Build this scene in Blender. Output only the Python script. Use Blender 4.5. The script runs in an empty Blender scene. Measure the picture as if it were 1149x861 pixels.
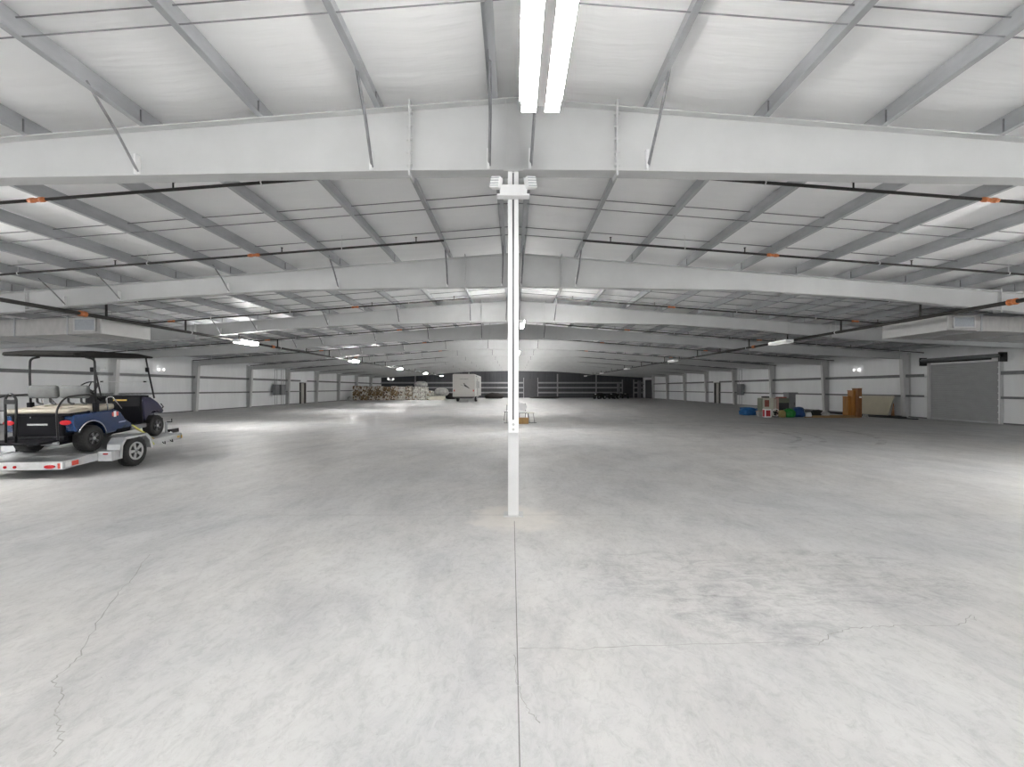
import bpy, bmesh, math, random
from mathutils import Vector, Matrix
random.seed(7)
PI = math.pi
scn = bpy.context.scene
COL = scn.collection
# ------------------------------------------------------------------ camera, world, exposure
CAM_H = 1.55
FPX = 500.0
cd = bpy.data.cameras.new('camera'); cam = bpy.data.objects.new('camera', cd); COL.objects.link(cam)
cam.location = (0, 0, CAM_H); cam.rotation_euler = (PI/2, 0, 0)
cd.sensor_width = 36; cd.lens = 36*FPX/1149; cd.shift_x = -0.0013; cd.shift_y = 0.00479
cd.clip_start = .05; cd.clip_end = 300
scn.camera = cam
w = bpy.data.worlds.new('world'); scn.world = w; w.use_nodes = True
bg = w.node_tree.nodes['Background']
# daylight for added openings: pale overcast sky, lower half brightened as ceiling fill
SKY, LOW_FILL = .42, 1.1
_tc = w.node_tree.nodes.new('ShaderNodeTexCoord'); _sx = w.node_tree.nodes.new('ShaderNodeSeparateXYZ'); _rp = w.node_tree.nodes.new('ShaderNodeValToRGB')
w.node_tree.links.new(_tc.outputs['Generated'], _sx.inputs[0])
_mr = w.node_tree.nodes.new('ShaderNodeMapRange'); _mr.inputs[1].default_value = -1; _mr.inputs[2].default_value = 1
w.node_tree.links.new(_sx.outputs['Z'], _mr.inputs[0]); w.node_tree.links.new(_mr.outputs[0], _rp.inputs[0])
_rp.color_ramp.elements[0].position = .49; _rp.color_ramp.elements[0].color = (LOW_FILL*.98/5, LOW_FILL/5, LOW_FILL*1.0/5, 1)
_rp.color_ramp.elements[1].position = .51; _rp.color_ramp.elements[1].color = (SKY*.95/5, SKY*.98/5, SKY/5, 1)
w.node_tree.links.new(_rp.outputs[0], bg.inputs[0]); bg.inputs[1].default_value = 5.0
LAMP = 120.0; LAMP_NEAR = 42.0; LAMP_DIM = .3; SIDE = 130.0; SIDE_C = 380.0; SIDE_NEAR = 300.0; SIDE_OUT = 480.0; SIDE_HEAD = 110.0; LAMP_C = 70.0                                                              # emission of tubes, and of side strips added for fill
scn.view_settings.view_transform = 'Standard'; scn.view_settings.look = 'None'
scn.view_settings.gamma = 1; scn.view_settings.use_curve_mapping = False
scn.view_settings.exposure = 1.0
scn.cycles.max_bounces = 16; scn.cycles.diffuse_bounces = 12; scn.cycles.sample_clamp_indirect = 20
scn.cycles.max_bounces = 16; scn.cycles.diffuse_bounces = 14; scn.cycles.glossy_bounces = 4; scn.cycles.sample_clamp_indirect = 20

# ------------------------------------------------------------------ building dimensions
WL, WR = -21.6, 21.2            # side walls
Y0, Y1 = -8.0, 72.9             # end left open behind the camera to let in daylight, far wall
BAY = 6.14; D1 = 5.45
FR = [D1 + BAY*k for k in range(-2, 11)]
def ztop(x): return 5.05 - .078*abs(x)
BOT = [(0, 4.18), (1.25, 4.17), (6.2, 4.08), (9.6, 3.86), (13.3, 3.50), (20.3, 3.14), (22, 3.05)]
def zbot(x):
    x = abs(x)
    for (a, b), (c, d) in zip(BOT, BOT[1:]):
        if x <= c: return b + (d-b)*(x-a)/(c-a)
    return 3.05
ORD = ['first','second','third','fourth','fifth','sixth','seventh','eighth','ninth','tenth','eleventh','twelfth','thirteenth','fourteenth','fifteenth','sixteenth','seventeenth','eighteenth','nineteenth','twentieth','twenty-first','twenty-second','twenty-third','twenty-fourth','twenty-fifth','twenty-sixth','twenty-seventh']

# ------------------------------------------------------------------ materials
def mat(name, col, rough=.5, metal=0, noise=None, bump=None, emit=None, trans=0, coat=0, stretch=(1, 1, 1), col2=None, thr=None):
    m = bpy.data.materials.new(name); m.use_nodes = True
    nt = m.node_tree; N = nt.nodes; L = nt.links; b = N['Principled BSDF']
    b.inputs['Base Color'].default_value = (*col, 1); b.inputs['Roughness'].default_value = rough; b.inputs['Metallic'].default_value = metal
    if coat: b.inputs['Coat Weight'].default_value = coat; b.inputs['Coat Roughness'].default_value = .08
    if trans: b.inputs['Transmission Weight'].default_value = trans
    if emit: b.inputs['Emission Color'].default_value = (*emit[0], 1); b.inputs['Emission Strength'].default_value = emit[1]
    tc = N.new('ShaderNodeTexCoord'); mp = N.new('ShaderNodeMapping'); mp.inputs['Scale'].default_value = stretch
    L.new(tc.outputs['Object'], mp.inputs[0])
    if noise or col2:
        sc, amt = noise or (4, .1)
        n = N.new('ShaderNodeTexNoise'); n.inputs['Scale'].default_value = sc; n.inputs['Detail'].default_value = 5; n.inputs['Roughness'].default_value = .6
        L.new(mp.outputs[0], n.inputs['Vector'])
        r = N.new('ShaderNodeValToRGB'); L.new(n.outputs['Fac'], r.inputs[0])
        c2 = col2 or tuple(c*(1-amt) for c in col); c1 = col if col2 else tuple(min(1, c*(1+amt)) for c in col)
        lo, hi = thr or (.3, .7)
        r.color_ramp.elements[0].position = lo; r.color_ramp.elements[1].position = hi
        r.color_ramp.elements[0].color = (*c2, 1); r.color_ramp.elements[1].color = (*c1, 1)
        L.new(r.outputs[0], b.inputs['Base Color'])
    if bump:
        sc, st = bump
        n = N.new('ShaderNodeTexNoise'); n.inputs['Scale'].default_value = sc; n.inputs['Detail'].default_value = 4
        L.new(mp.outputs[0], n.inputs['Vector'])
        bp = N.new('ShaderNodeBump'); bp.inputs['Strength'].default_value = st; bp.inputs['Distance'].default_value = .05
        L.new(n.outputs['Fac'], bp.inputs['Height']); L.new(bp.outputs[0], b.inputs['Normal'])
    return m
M = {}
M['postpaint'] = mat('white_post_paint', (.64, .64, .645), .45, noise=(3, .03))
M['paint'] = mat('grey_primer_paint', (.50, .505, .505), .55, noise=(1.5, .05))
M['galv'] = mat('galvanised_steel', (.40, .41, .425), .48, .3, noise=(3.5, .16), bump=(14, .05), stretch=(1, .4, 1))
M['galvd'] = mat('girt_steel', (.15, .155, .16), .5, .3, noise=(5, .15))
M['brace'] = mat('brace_steel', (.22, .22, .23), .5, .5, noise=(8, .2))
M['bplate'] = mat('white_bracket', (.7, .7, .7), .5, noise=(5, .05))
M['ins'] = mat('white_insulation_facing', (.90, .90, .90), .45, noise=(.9, .03), bump=(1.9, .6), stretch=(.16, 2.0, 1))
M['wallins'] = mat('wall_insulation_facing', (.74, .75, .76), .42, noise=(.8, .05), bump=(3, .5), stretch=(1, 1.3, .3))
M['farwall'] = mat('dark_far_wall', (.06, .062, .068), .6, .2, noise=(1.2, .2), stretch=(4, 1, .3))  # one dark tone over the whole far wall
M['fargirt'] = mat('far_wall_girt', (.30, .30, .31), .5, .2, noise=(3, .1))
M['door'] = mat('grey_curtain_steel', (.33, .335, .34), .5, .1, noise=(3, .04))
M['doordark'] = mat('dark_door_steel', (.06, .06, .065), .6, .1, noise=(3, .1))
M['mandoor'] = mat('beige_door_paint', (.38, .37, .33), .5, noise=(3, .05))
M['frame'] = mat('dark_door_frame', (.08, .078, .07), .5, noise=(3, .1))
M['pipe'] = mat('black_steel_pipe', (.035, .033, .03), .42, .3, noise=(9, .3))
M['orange'] = mat('orange_coupling_paint', (.55, .17, .05), .5, noise=(30, .25))
M['duct'] = mat('galvanised_duct_sheet', (.42, .41, .40), .38, .35, noise=(3, .12), stretch=(3, 1, 1))
M['ductw'] = mat('bright_duct_sheet', (.52, .52, .515), .4, .1, noise=(3, .05))
M['grille'] = mat('register_grille', (.33, .35, .38), .5, .1, noise=(20, .1))
M['white'] = mat('white_plastic', (.85, .85, .85), .35, noise=(5, .02))
M['conduit'] = mat('emt_conduit', (.45, .46, .47), .35, .6, noise=(8, .1))
M['panel'] = mat('electrical_grey', (.15, .16, .165), .45, .2, noise=(5, .1))
M['tube'] = mat('lit_tube', (1, 1, 1), .4, emit=((1, .985, .96), LAMP), noise=(3, .01))
M['tubec'] = mat('lit_tube_row', (1, 1, 1), .4, emit=((1, .985, .96), LAMP_C), noise=(3, .01))
M['tubenear'] = mat('lit_tube_near', (1, 1, 1), .4, emit=((1, .985, .96), LAMP_NEAR), noise=(3, .01))
for _n, _v in (('side', SIDE), ('sidec', SIDE_C), ('siden', SIDE_NEAR), ('sideo', SIDE_OUT), ('sideh', SIDE_HEAD)): M[_n] = mat('added_side_fill_'+_n, (1, 1, 1), .4, emit=((1, .985, .96), _v), noise=(3, .01))
M['tubeoff'] = mat('dim_tube', (.8, .8, .78), .4, emit=((1, .98, .94), LAMP_DIM), noise=(3, .02))
M['lampon'] = mat('lit_lamp_head', (1, 1, 1), .4, emit=((1, .98, .95), 1.0), noise=(3, .01))
M['black'] = mat('black_powder_coat', (.012, .012, .013), .35, noise=(10, .2))
M['gunmetal'] = mat('dark_machined_alloy', (.16, .16, .17), .3, .6, noise=(8, .1))
M['rubber'] = mat('tyre_rubber', (.018, .018, .018), .75, noise=(20, .25), bump=(60, .3))
M['alum'] = mat('brushed_aluminium', (.62, .63, .64), .35, .6, noise=(6, .1), stretch=(1, 8, 1))
M['alloy'] = mat('silver_wheel_paint', (.55, .55, .55), .3, .5, noise=(8, .08))
M['blue'] = mat('metallic_blue_body', (.005, .032, .12), .25, .3, noise=(3, .25), coat=1)
M['navy'] = mat('dark_navy_body', (.014, .013, .06), .25, .3, noise=(3, .2), coat=1)
M['bodyblack'] = mat('black_body_plastic', (.004, .004, .006), .55, noise=(8, .2))
M['bodyblack'].node_tree.nodes['Principled BSDF'].inputs['Specular IOR Level'].default_value = .15
M['beige'] = mat('beige_vinyl', (.40, .36, .295), .5, noise=(8, .06))
M['greyv'] = mat('grey_vinyl_cover', (.12, .125, .125), .75, noise=(10, .12), bump=(30, .2))
M['roofc'] = mat('charcoal_roof', (.02, .019, .018), .8, noise=(5, .15))
M['roofc'].node_tree.nodes['Principled BSDF'].inputs['Specular IOR Level'].default_value = .1
M['chrome'] = mat('chrome', (.7, .7, .72), .15, .9, noise=(5, .03))
M['redlens'] = mat('red_lens', (.45, .01, .015), .2, noise=(20, .1), coat=.6)
M['amber'] = mat('amber_reflector', (.75, .5, .12), .3, noise=(20, .1))
M['redtape'] = mat('red_reflective_tape', (.65, .08, .05), .35, noise=(30, .1))
M['whtape'] = mat('white_reflective_tape', (.8, .8, .8), .35, noise=(30, .05))
M['yellow'] = mat('yellow_strap_webbing', (.62, .60, .12), .7, noise=(40, .15))
M['glass'] = mat('clear_acrylic', (.97, .98, .98), .03, trans=1)
M['rvwall'] = mat('rv_fibreglass', (.40, .39, .37), .4, noise=(2, .04), stretch=(1, 1, 3))
M['rvdark'] = mat('rv_dark_trim', (.03, .03, .03), .4, noise=(4, .2))
M['cardb'] = mat('cardboard', (.36, .22, .09), .8, noise=(5, .15))
M['wood'] = mat('orange_brown_wood', (.36, .15, .025), .45, noise=(3, .25), stretch=(6, 6, .6))
M['woodd'] = mat('dark_brown_wood', (.17, .065, .014), .45, noise=(3, .25), stretch=(6, 6, .6))
M['ply'] = mat('pale_plywood', (.46, .42, .32), .6, noise=(2, .08))
M['plank'] = mat('pine_plank', (.30, .19, .08), .7, noise=(2, .25), stretch=(1, 8, 8))
M['bluebag'] = mat('blue_tarpaulin', (.008, .09, .26), .4, noise=(5, .4), bump=(6, .8))
M['dkblue'] = mat('dark_blue_plastic', (.008, .05, .17), .4, noise=(5, .4), bump=(6, .8))
M['greenbag'] = mat('green_plastic_bag', (.01, .19, .03), .4, noise=(5, .4), bump=(6, .8))
M['red'] = mat('red_cardboard', (.40, .012, .02), .5, noise=(4, .1))
M['cream'] = mat('cream_appliance', (.50, .48, .40), .45, noise=(4, .05))
M['olive'] = mat('olive_grey_board', (.16, .18, .13), .6, noise=(4, .1))
M['pink'] = mat('faded_pink_board', (.42, .26, .22), .6, noise=(4, .1))
M['dark'] = mat('dark_fabric', (.02, .018, .017), .8, noise=(6, .3))
M['greycab'] = mat('grey_cabinet_paint', (.17, .17, .18), .5, noise=(4, .06))
M['ochre'] = mat('ochre_canvas', (.30, .24, .09), .7, noise=(5, .2), bump=(6, .8))
M['brownred'] = mat('picture_red_brown', (.25, .07, .05), .6, noise=(9, .35))
M['clearbag'] = mat('grey_plastic_film', (.38, .38, .37), .3, noise=(3, .3), bump=(5, 1))
M['seam'] = mat('joint_filler', (.17, .17, .165), .8, noise=(10, .2))
M['jointp'] = mat('pale_joint_filler', (.33, .33, .325), .8, noise=(10, .1))
M['crackm'] = mat('crack_grey', (.30, .295, .285), .9, noise=(10, .2))  # plain grey of the floor cracks
def bale_mat(name, a, b, c, f1, f2):
    m = bpy.data.materials.new(name); m.use_nodes = True; nt = m.node_tree; N = nt.nodes; L = nt.links; bs = N['Principled BSDF']
    tc = N.new('ShaderNodeTexCoord'); v = N.new('ShaderNodeTexVoronoi'); v.inputs['Scale'].default_value = 6; L.new(tc.outputs['Object'], v.inputs['Vector'])
    sep = N.new('ShaderNodeSeparateColor'); L.new(v.outputs['Color'], sep.inputs[0])
    r = N.new('ShaderNodeValToRGB'); r.color_ramp.interpolation = 'CONSTANT'
    r.color_ramp.elements[0].color = (*a, 1); r.color_ramp.elements[1].position = f1; r.color_ramp.elements[1].color = (*b, 1)
    e = r.color_ramp.elements.new(f2); e.color = (*c, 1)
    L.new(sep.outputs[0], r.inputs[0]); L.new(r.outputs[0], bs.inputs['Base Color'])
    bp = N.new('ShaderNodeBump'); bp.inputs['Distance'].default_value = .1; L.new(v.outputs['Distance'], bp.inputs['Height']); L.new(bp.outputs[0], bs.inputs['Normal'])
    bs.inputs['Roughness'].default_value = .7
    return m
M['bale_brown'] = bale_mat('brown_bale', (.17, .11, .06), (.30, .22, .13), (.60, .57, .52), .45, .75)
M['bale_mixed'] = bale_mat('mixed_bale', (.24, .17, .10), (.58, .55, .50), (.13, .11, .09), .4, .85)
M['bale_white'] = bale_mat('white_bale', (.75, .74, .70), (.5, .48, .44), (.34, .25, .16), .5, .88)
def floor_mat():
    m = bpy.data.materials.new('worn_concrete'); m.use_nodes = True; nt = m.node_tree; N = nt.nodes; L = nt.links; b = N['Principled BSDF']
    tc = N.new('ShaderNodeTexCoord')
    def noise(sc, det, st=(1, 1, 1), rot=0, dist=0, rough=.6):
        mp = N.new('ShaderNodeMapping'); mp.inputs['Scale'].default_value = st; mp.inputs['Rotation'].default_value = (0, 0, rot); L.new(tc.outputs['Object'], mp.inputs[0])
        n = N.new('ShaderNodeTexNoise'); n.inputs['Scale'].default_value = sc; n.inputs['Detail'].default_value = det; n.inputs['Distortion'].default_value = dist; n.inputs['Roughness'].default_value = rough
        L.new(mp.outputs[0], n.inputs['Vector']); return n.outputs['Fac']
    def ramp(f, lo, hi, a, c):
        r = N.new('ShaderNodeValToRGB'); r.color_ramp.elements[0].position = lo; r.color_ramp.elements[1].position = hi
        r.color_ramp.elements[0].color = (*a, 1); r.color_ramp.elements[1].color = (*c, 1); L.new(f, r.inputs[0]); return r.outputs[0]
    def mul(a, c, f=1):
        x = N.new('ShaderNodeMix'); x.data_type = 'RGBA'; x.blend_type = 'MULTIPLY'; x.inputs[0].default_value = f; L.new(a, x.inputs[6]); L.new(c, x.inputs[7]); return x.outputs[2]
    base = ramp(noise(.28, 4, (1, 1, 1)), .35, .65, (.45, .455, .462), (.50, .492, .48))
    c = mul(base, ramp(noise(1.3, 8, (1, .55, 1), .5, .6, .68), .34, .62, (.84, .84, .85), (1.04, 1.04, 1.035)))
    c = mul(c, ramp(noise(3.2, 12, (1, .5, 1), -.6, 1.5, .78), .30, .52, (.84, .84, .845), (1.01, 1.01, 1.01)))
    c = mul(c, ramp(noise(16, 10, (1, .7, 1), .3, .8, .8), .30, .52, (.80, .80, .80), (1.01, 1.01, 1.01)))
    c = mul(c, ramp(noise(60, 2), .2, .32, (.7, .7, .7), (1, 1, 1)))
    # scraped dark patches right of the post, of their own shape
    wv = N.new('ShaderNodeTexWave'); wv.wave_type = 'RINGS'; wv.rings_direction = 'Z'; wv.inputs['Scale'].default_value = .28; wv.inputs['Distortion'].default_value = 2.5; wv.inputs['Detail'].default_value = 4; wv.inputs['Detail Scale'].default_value = .6
    mp = N.new('ShaderNodeMapping'); mp.inputs['Location'].default_value = (-5, -7.5, 0); L.new(tc.outputs['Object'], mp.inputs[0]); L.new(mp.outputs[0], wv.inputs['Vector'])
    c = mul(c, ramp(wv.outputs['Fac'], 0, .35, (.95, .95, .95), (1, 1, 1)))
    def dmask(cx, cy, r0, r1, sx):
        mp2 = N.new('ShaderNodeMapping'); mp2.inputs['Location'].default_value = (-cx*sx, -cy, 0); mp2.inputs['Scale'].default_value = (sx, 1, 1); L.new(tc.outputs['Object'], mp2.inputs[0])
        l2 = N.new('ShaderNodeVectorMath'); l2.operation = 'LENGTH'; L.new(mp2.outputs[0], l2.inputs[0]); return ramp(l2.outputs['Value'], r0, r1, (0, 0, 0), (1, 1, 1))
    for cx, cy, r1, sx in ((1.25, 3.75, .55, .7), (2.75, 3.7, .62, .6), (1.7, 3.05, .40, .6)):
        sp = ramp(noise(5.5, 14, (.6, 1.4, 1), .7, 1.0, .82), .40, .53, (.76, .76, .765), (1, 1, 1))
        mx = N.new('ShaderNodeMix'); mx.data_type = 'RGBA'; mx.blend_type = 'LIGHTEN'; mx.inputs[0].default_value = 1; L.new(sp, mx.inputs[6]); L.new(dmask(cx, cy, .15, r1, sx), mx.inputs[7])
        c = mul(c, mx.outputs[2])
    # beige patch of newer cement at the post foot
    ln = N.new('ShaderNodeVectorMath'); ln.operation = 'DISTANCE'; ln.inputs[1].default_value = (0, D1-.1, 0); L.new(tc.outputs['Object'], ln.inputs[0])
    ad = N.new('ShaderNodeMath'); ad.operation = 'ADD'; L.new(ln.outputs['Value'], ad.inputs[0])
    nn = N.new('ShaderNodeMath'); nn.operation = 'MULTIPLY'; nn.inputs[1].default_value = .7; L.new(noise(2.5, 5), nn.inputs[0]); L.new(nn.outputs[0], ad.inputs[1])
    mk = ramp(ad.outputs[0], .75, .95, (1, 1, 1), (0, 0, 0))
    x = N.new('ShaderNodeMix'); x.data_type = 'RGBA'; x.inputs[7].default_value = (.62, .585, .54, 1); L.new(c, x.inputs[6])
    ml = N.new('ShaderNodeMath'); ml.operation = 'MULTIPLY'; ml.inputs[1].default_value = .6; L.new(mk, ml.inputs[0]); L.new(ml.outputs[0], x.inputs[0])
    L.new(x.outputs[2], b.inputs['Base Color'])
    rr = N.new('ShaderNodeMapRange'); rr.inputs[3].default_value = .42; rr.inputs[4].default_value = .68; L.new(noise(1.5, 5), rr.inputs[0]); L.new(rr.outputs[0], b.inputs['Roughness'])
    b.inputs['Specular IOR Level'].default_value = .35
    bp = N.new('ShaderNodeBump'); bp.inputs['Strength'].default_value = .15; bp.inputs['Distance'].default_value = .01; L.new(noise(12, 8), bp.inputs['Height']); L.new(bp.outputs[0], b.inputs['Normal'])
    return m
M['floor'] = floor_mat()

# ------------------------------------------------------------------ helpers
def B(): return bmesh.new()
def obj(name, bm, m, parent=None, smooth=False, bevel=0):
    me = bpy.data.meshes.new(name); bmesh.ops.recalc_face_normals(bm, faces=bm.faces); bm.to_mesh(me); bm.free()
    me.materials.append(M[m] if isinstance(m, str) else m)
    if smooth:
        for p in me.polygons: p.use_smooth = True
    o = bpy.data.objects.new(name, me); COL.objects.link(o)
    if parent: o.parent = parent
    if bevel:
        md = o.modifiers.new('bevel', 'BEVEL'); md.width = bevel; md.segments = 2; md.limit_method = 'ANGLE'; md.angle_limit = .6
    return o
def thing(name, label, cat, loc=(0, 0, 0), rot=(0, 0, 0), group=None):
    o = bpy.data.objects.new(name, None); o.empty_display_size = .1; COL.objects.link(o); o.location = loc; o.rotation_euler = rot
    return tag(o, label, cat, group)
def tag(o, label, cat, group=None, kind=None):
    o['label'] = label; o['category'] = cat
    if group: o['group'] = group
    if kind: o['kind'] = kind
    return o
def struct(name, bm, m, smooth=False, label=None):
    o = obj(name, bm, m, smooth=smooth); o['kind'] = 'structure'
    if label: o['label'] = label
    return o
def box(bm, x0, x1, y0, y1, z0, z1, mtx=None):
    v = [bm.verts.new(p) for p in ((x0,y0,z0),(x1,y0,z0),(x1,y1,z0),(x0,y1,z0),(x0,y0,z1),(x1,y0,z1),(x1,y1,z1),(x0,y1,z1))]
    for f in ((0,3,2,1),(4,5,6,7),(0,1,5,4),(1,2,6,5),(2,3,7,6),(3,0,4,7)): bm.faces.new([v[i] for i in f])
    if mtx is not None: bmesh.ops.transform(bm, matrix=mtx, verts=v)
    return bm
def bx(*a): return box(B(), *a)
def tube(bm, pts, r, seg=8, closed=False):
    pts = [Vector(p) for p in pts]; n = len(pts); rings = []
    up0 = None
    for i, p in enumerate(pts):
        if closed: t = (pts[(i+1) % n]-pts[i-1]).normalized()
        else: t = (pts[min(i+1, n-1)]-pts[max(i-1, 0)]).normalized()
        if up0 is None: up0 = Vector((0, 0, 1)) if abs(t.z) < .9 else Vector((1, 0, 0))
        a = t.cross(up0).normalized(); u = a.cross(t).normalized(); up0 = u
        rings.append([bm.verts.new(p + (a*math.cos(2*PI*k/seg) + u*math.sin(2*PI*k/seg))*r) for k in range(seg)])
    for i in range(n if closed else n-1):
        A, C = rings[i], rings[(i+1) % n]
        for k in range(seg): bm.faces.new((A[k], A[(k+1) % seg], C[(k+1) % seg], C[k]))
    if not closed: bm.faces.new(rings[0][::-1]); bm.faces.new(rings[-1])
    return bm
def tb(pts, r, seg=8, closed=False): return tube(B(), pts, r, seg, closed)
def arc(pts, k=5, r=.08):
    """round the corners of a polyline"""
    pts = [Vector(p) for p in pts]; out = [pts[0]]
    for i in range(1, len(pts)-1):
        a, b, c = pts[i-1], pts[i], pts[i+1]
        d1 = (a-b); d2 = (c-b); q = min(r, d1.length*.45, d2.length*.45); p1 = b+d1.normalized()*q; p2 = b+d2.normalized()*q
        for j in range(k+1):
            t = j/k; out.append(p1*(1-t)**2 + b*2*t*(1-t) + p2*t*t)
    out.append(pts[-1]); return out
def prism(bm, poly, lo, hi, axis='x', mtx=None):
    """poly: 2D points; axis x: (y,z) extruded along x; axis y: (x,z) extruded along y; z: (x,y)"""
    f = {'x': lambda p, t: (t, p[0], p[1]), 'y': lambda p, t: (p[0], t, p[1]), 'z': lambda p, t: (p[0], p[1], t)}[axis]
    a = [bm.verts.new(f(p, lo)) for p in poly]; b = [bm.verts.new(f(p, hi)) for p in poly]; n = len(poly)
    bm.faces.new(a); bm.faces.new(b[::-1])
    for i in range(n): bm.faces.new((a[i], b[i], b[(i+1) % n], a[(i+1) % n]))
    if mtx is not None: bmesh.ops.transform(bm, matrix=mtx, verts=a+b)
    return bm
def lathe(bm, prof, seg=24, axis='x', c=(0, 0, 0)):
    """prof: (r, t) closed ring around an axis"""
    rings = []
    for r, t in prof:
        ring = []
        for k in range(seg):
            a = 2*PI*k/seg; u, v = r*math.cos(a), r*math.sin(a)
            p = {'x': (t, u, v), 'y': (u, t, v), 'z': (u, v, t)}[axis]
            ring.append(bm.verts.new((p[0]+c[0], p[1]+c[1], p[2]+c[2])))
        rings.append(ring)
    for A, C in zip(rings, rings[1:]):
        for k in range(seg): bm.faces.new((A[k], A[(k+1) % seg], C[(k+1) % seg], C[k]))
    bm.faces.new(rings[0]); bm.faces.new(rings[-1][::-1])
    return bm
def copy_tree(o, parent=None):
    c = o.copy(); COL.objects.link(c)
    if parent: c.parent = parent
    for ch in o.children: copy_tree(ch, c)
    return c
def blob(bm, sx, sy, sz, c=(0, 0, 0), amp=.12, seed=0, flat=True, sub=3, box_p=2.0):
    rnd = random.Random(seed); vs = bmesh.ops.create_icosphere(bm, subdivisions=sub, radius=1)['verts']
    ph = [(rnd.uniform(1.5, 5), rnd.uniform(1.5, 5), rnd.uniform(1.5, 5), rnd.uniform(0, 6)) for _ in range(5)]
    for v in vs:
        p = v.co.normalized(); q = (abs(p.x)**box_p+abs(p.y)**box_p+abs(p.z)**box_p)**(-1/box_p)
        d = q*(1 + amp*sum(math.sin(a*p.x*2+b*p.y*2+g*p.z*2+h) for a, b, g, h in ph)/2.5)
        p = p*d; z = p.z*sz
        if flat and z < -sz*.75: z = -sz*.75
        v.co = Vector((p.x*sx+c[0], p.y*sy+c[1], z+c[2]+(.75*sz if flat else 0)))
    return bm

# ------------------------------------------------------------------ floor, ceiling, walls
fl = struct('floor', box(B(), WL-.3, WR+.3, Y0, Y1+.3, -.25, 0), 'floor')
def ribbon(name, pts, wd, m):
    bm = B(); prev = None
    for i, p in enumerate(pts):
        a = Vector(pts[max(0, i-1)]); b = Vector(pts[min(len(pts)-1, i+1)]); d = (b-a).normalized(); n = Vector((-d.y, d.x))*wd/2*(1 if wd > .02 else random.uniform(.5, 1.3))
        zz = .0015+.0003*(len(fl.children) % 9); q = (bm.verts.new((p[0]+n.x, p[1]+n.y, zz)), bm.verts.new((p[0]-n.x, p[1]-n.y, zz)))
        if prev: bm.faces.new((prev[0], q[0], q[1], prev[1]))
        prev = q
    return obj(name, bm, m, fl)
def gp(px, py):     # picture point on the floor -> floor coordinates
    D = FPX*CAM_H/(py-436); return ((px-576)*D/FPX, D)
ribbon('control_joint', [(.012, D1-.25), (.03, 1.0), (.035, -3)], .009, 'seam')
ribbon('control_joint', [(WL, D1), (-.12, D1)], .012, 'jointp'); ribbon('control_joint', [(.12, D1), (WR, D1)], .012, 'jointp')
for k in range(1, 11): ribbon('control_joint', [(WL, D1+k*BAY), (WR, D1+k*BAY)], .012, 'jointp')
M['scuff'] = mat('tyre_scuff', (.30, .295, .29), .7, noise=(4, .1))
_nt = M['scuff'].node_tree; _n = _nt.nodes.new('ShaderNodeTexNoise'); _n.inputs['Scale'].default_value = 2.2; _n.inputs['Detail'].default_value = 6
_r = _nt.nodes.new('ShaderNodeMapRange'); _r.inputs[1].default_value = .42; _r.inputs[2].default_value = .75; _r.inputs[3].default_value = 0; _r.inputs[4].default_value = .42
_nt.links.new(_nt.nodes['Texture Coordinate'].outputs['Object'], _n.inputs['Vector']); _nt.links.new(_n.outputs['Fac'], _r.inputs[0]); _nt.links.new(_r.outputs[0], _nt.nodes['Principled BSDF'].inputs['Alpha'])
for _j, (_cx, _cy, _rr, _a0, _a1, _w) in enumerate(((5.8, 15.5, 4.1, -70, 95, .16), (5.8, 15.5, 3.5, -60, 100, .14), (6.4, 16.5, 5.6, -50, 60, .2), (6.6, 16.6, 2.3, -120, 60, .14), (12.5, 12.5, 3.2, -40, 120, .16), (-7, 14, 4.2, 120, 230, .16))):
    ribbon('tyre_mark', [(_cx+_rr*math.cos(math.radians(_a0+(_a1-_a0)*i/40)), _cy+_rr*math.sin(math.radians(_a0+(_a1-_a0)*i/40))) for i in range(41)], _w, 'scuff')
def jag(keys, n=7, a=.012):
    out = []
    for p, q in zip(keys, keys[1:]):
        for i in range(n):
            t = i/n; out.append((p[0]*(1-t)+q[0]*t+random.uniform(-a, a), p[1]*(1-t)+q[1]*t+random.uniform(-a, a)))
    out.append(keys[-1]); return out
ribbon('crack', jag([gp(*p) for p in ((168,622),(150,648),(134,664),(108,699),(92,735),(60,762),(68,775),(69,792),(63,803),(70,822),(60,850))]), .006, 'crackm')
ribbon('crack', jag([gp(*p) for p in ((584,728),(650,729),(720,725),(860,722),(920,724),(933,712),(947,707),(981,704),(1010,703),(1045,702),(1075,702),(1092,691),(1096,697))]), .0055, 'crackm')
ribbon('crack', jag([gp(*p) for p in ((577,735),(582,770),(590,795),(606,812))]), .005, 'crackm')

def ceiling_mesh():
    bm = B(); xs = [0.0]
    edges = [.25+1.41*k for k in range(0, 16)]
    last = 0
    pts = [(0, 0)]
    for e in edges:
        for j in range(1, 7):
            t = j/6; x = last+(e-last)*t; pts.append((x, .045*math.sin(PI*t)*(1 if e > 1 else .2)))
        last = e
    P = [(-x, s) for x, s in pts[::-1] if x <= 21.75 and x > 0] + [(x, s) for x, s in pts if x <= 21.4]
    ys = [Y0 + i*(Y1+.2-Y0)/110 for i in range(111)]
    grid = []
    for j, y in enumerate(ys):
        row = []
        for i, (x, s) in enumerate(P):
            wob = .012*math.sin(i*1.7+j*2.3)*(1 if s > .02 else 0)
            row.append(bm.verts.new((x, y, ztop(x)+.262-s+wob)))
        grid.append(row)
    for a, b in zip(grid, grid[1:]):
        for i in range(len(P)-1): bm.faces.new((a[i], a[i+1], b[i+1], b[i]))
    # outer roof skin above so the roof has thickness
    t = [bm.verts.new((x, y, 5.6-.078*abs(x))) for y in (Y0, Y1+.2) for x in (P[0][0], 0, P[-1][0])]
    bm.faces.new((t[0], t[1], t[4], t[3])); bm.faces.new((t[1], t[2], t[5], t[4]))
    return bm
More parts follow.
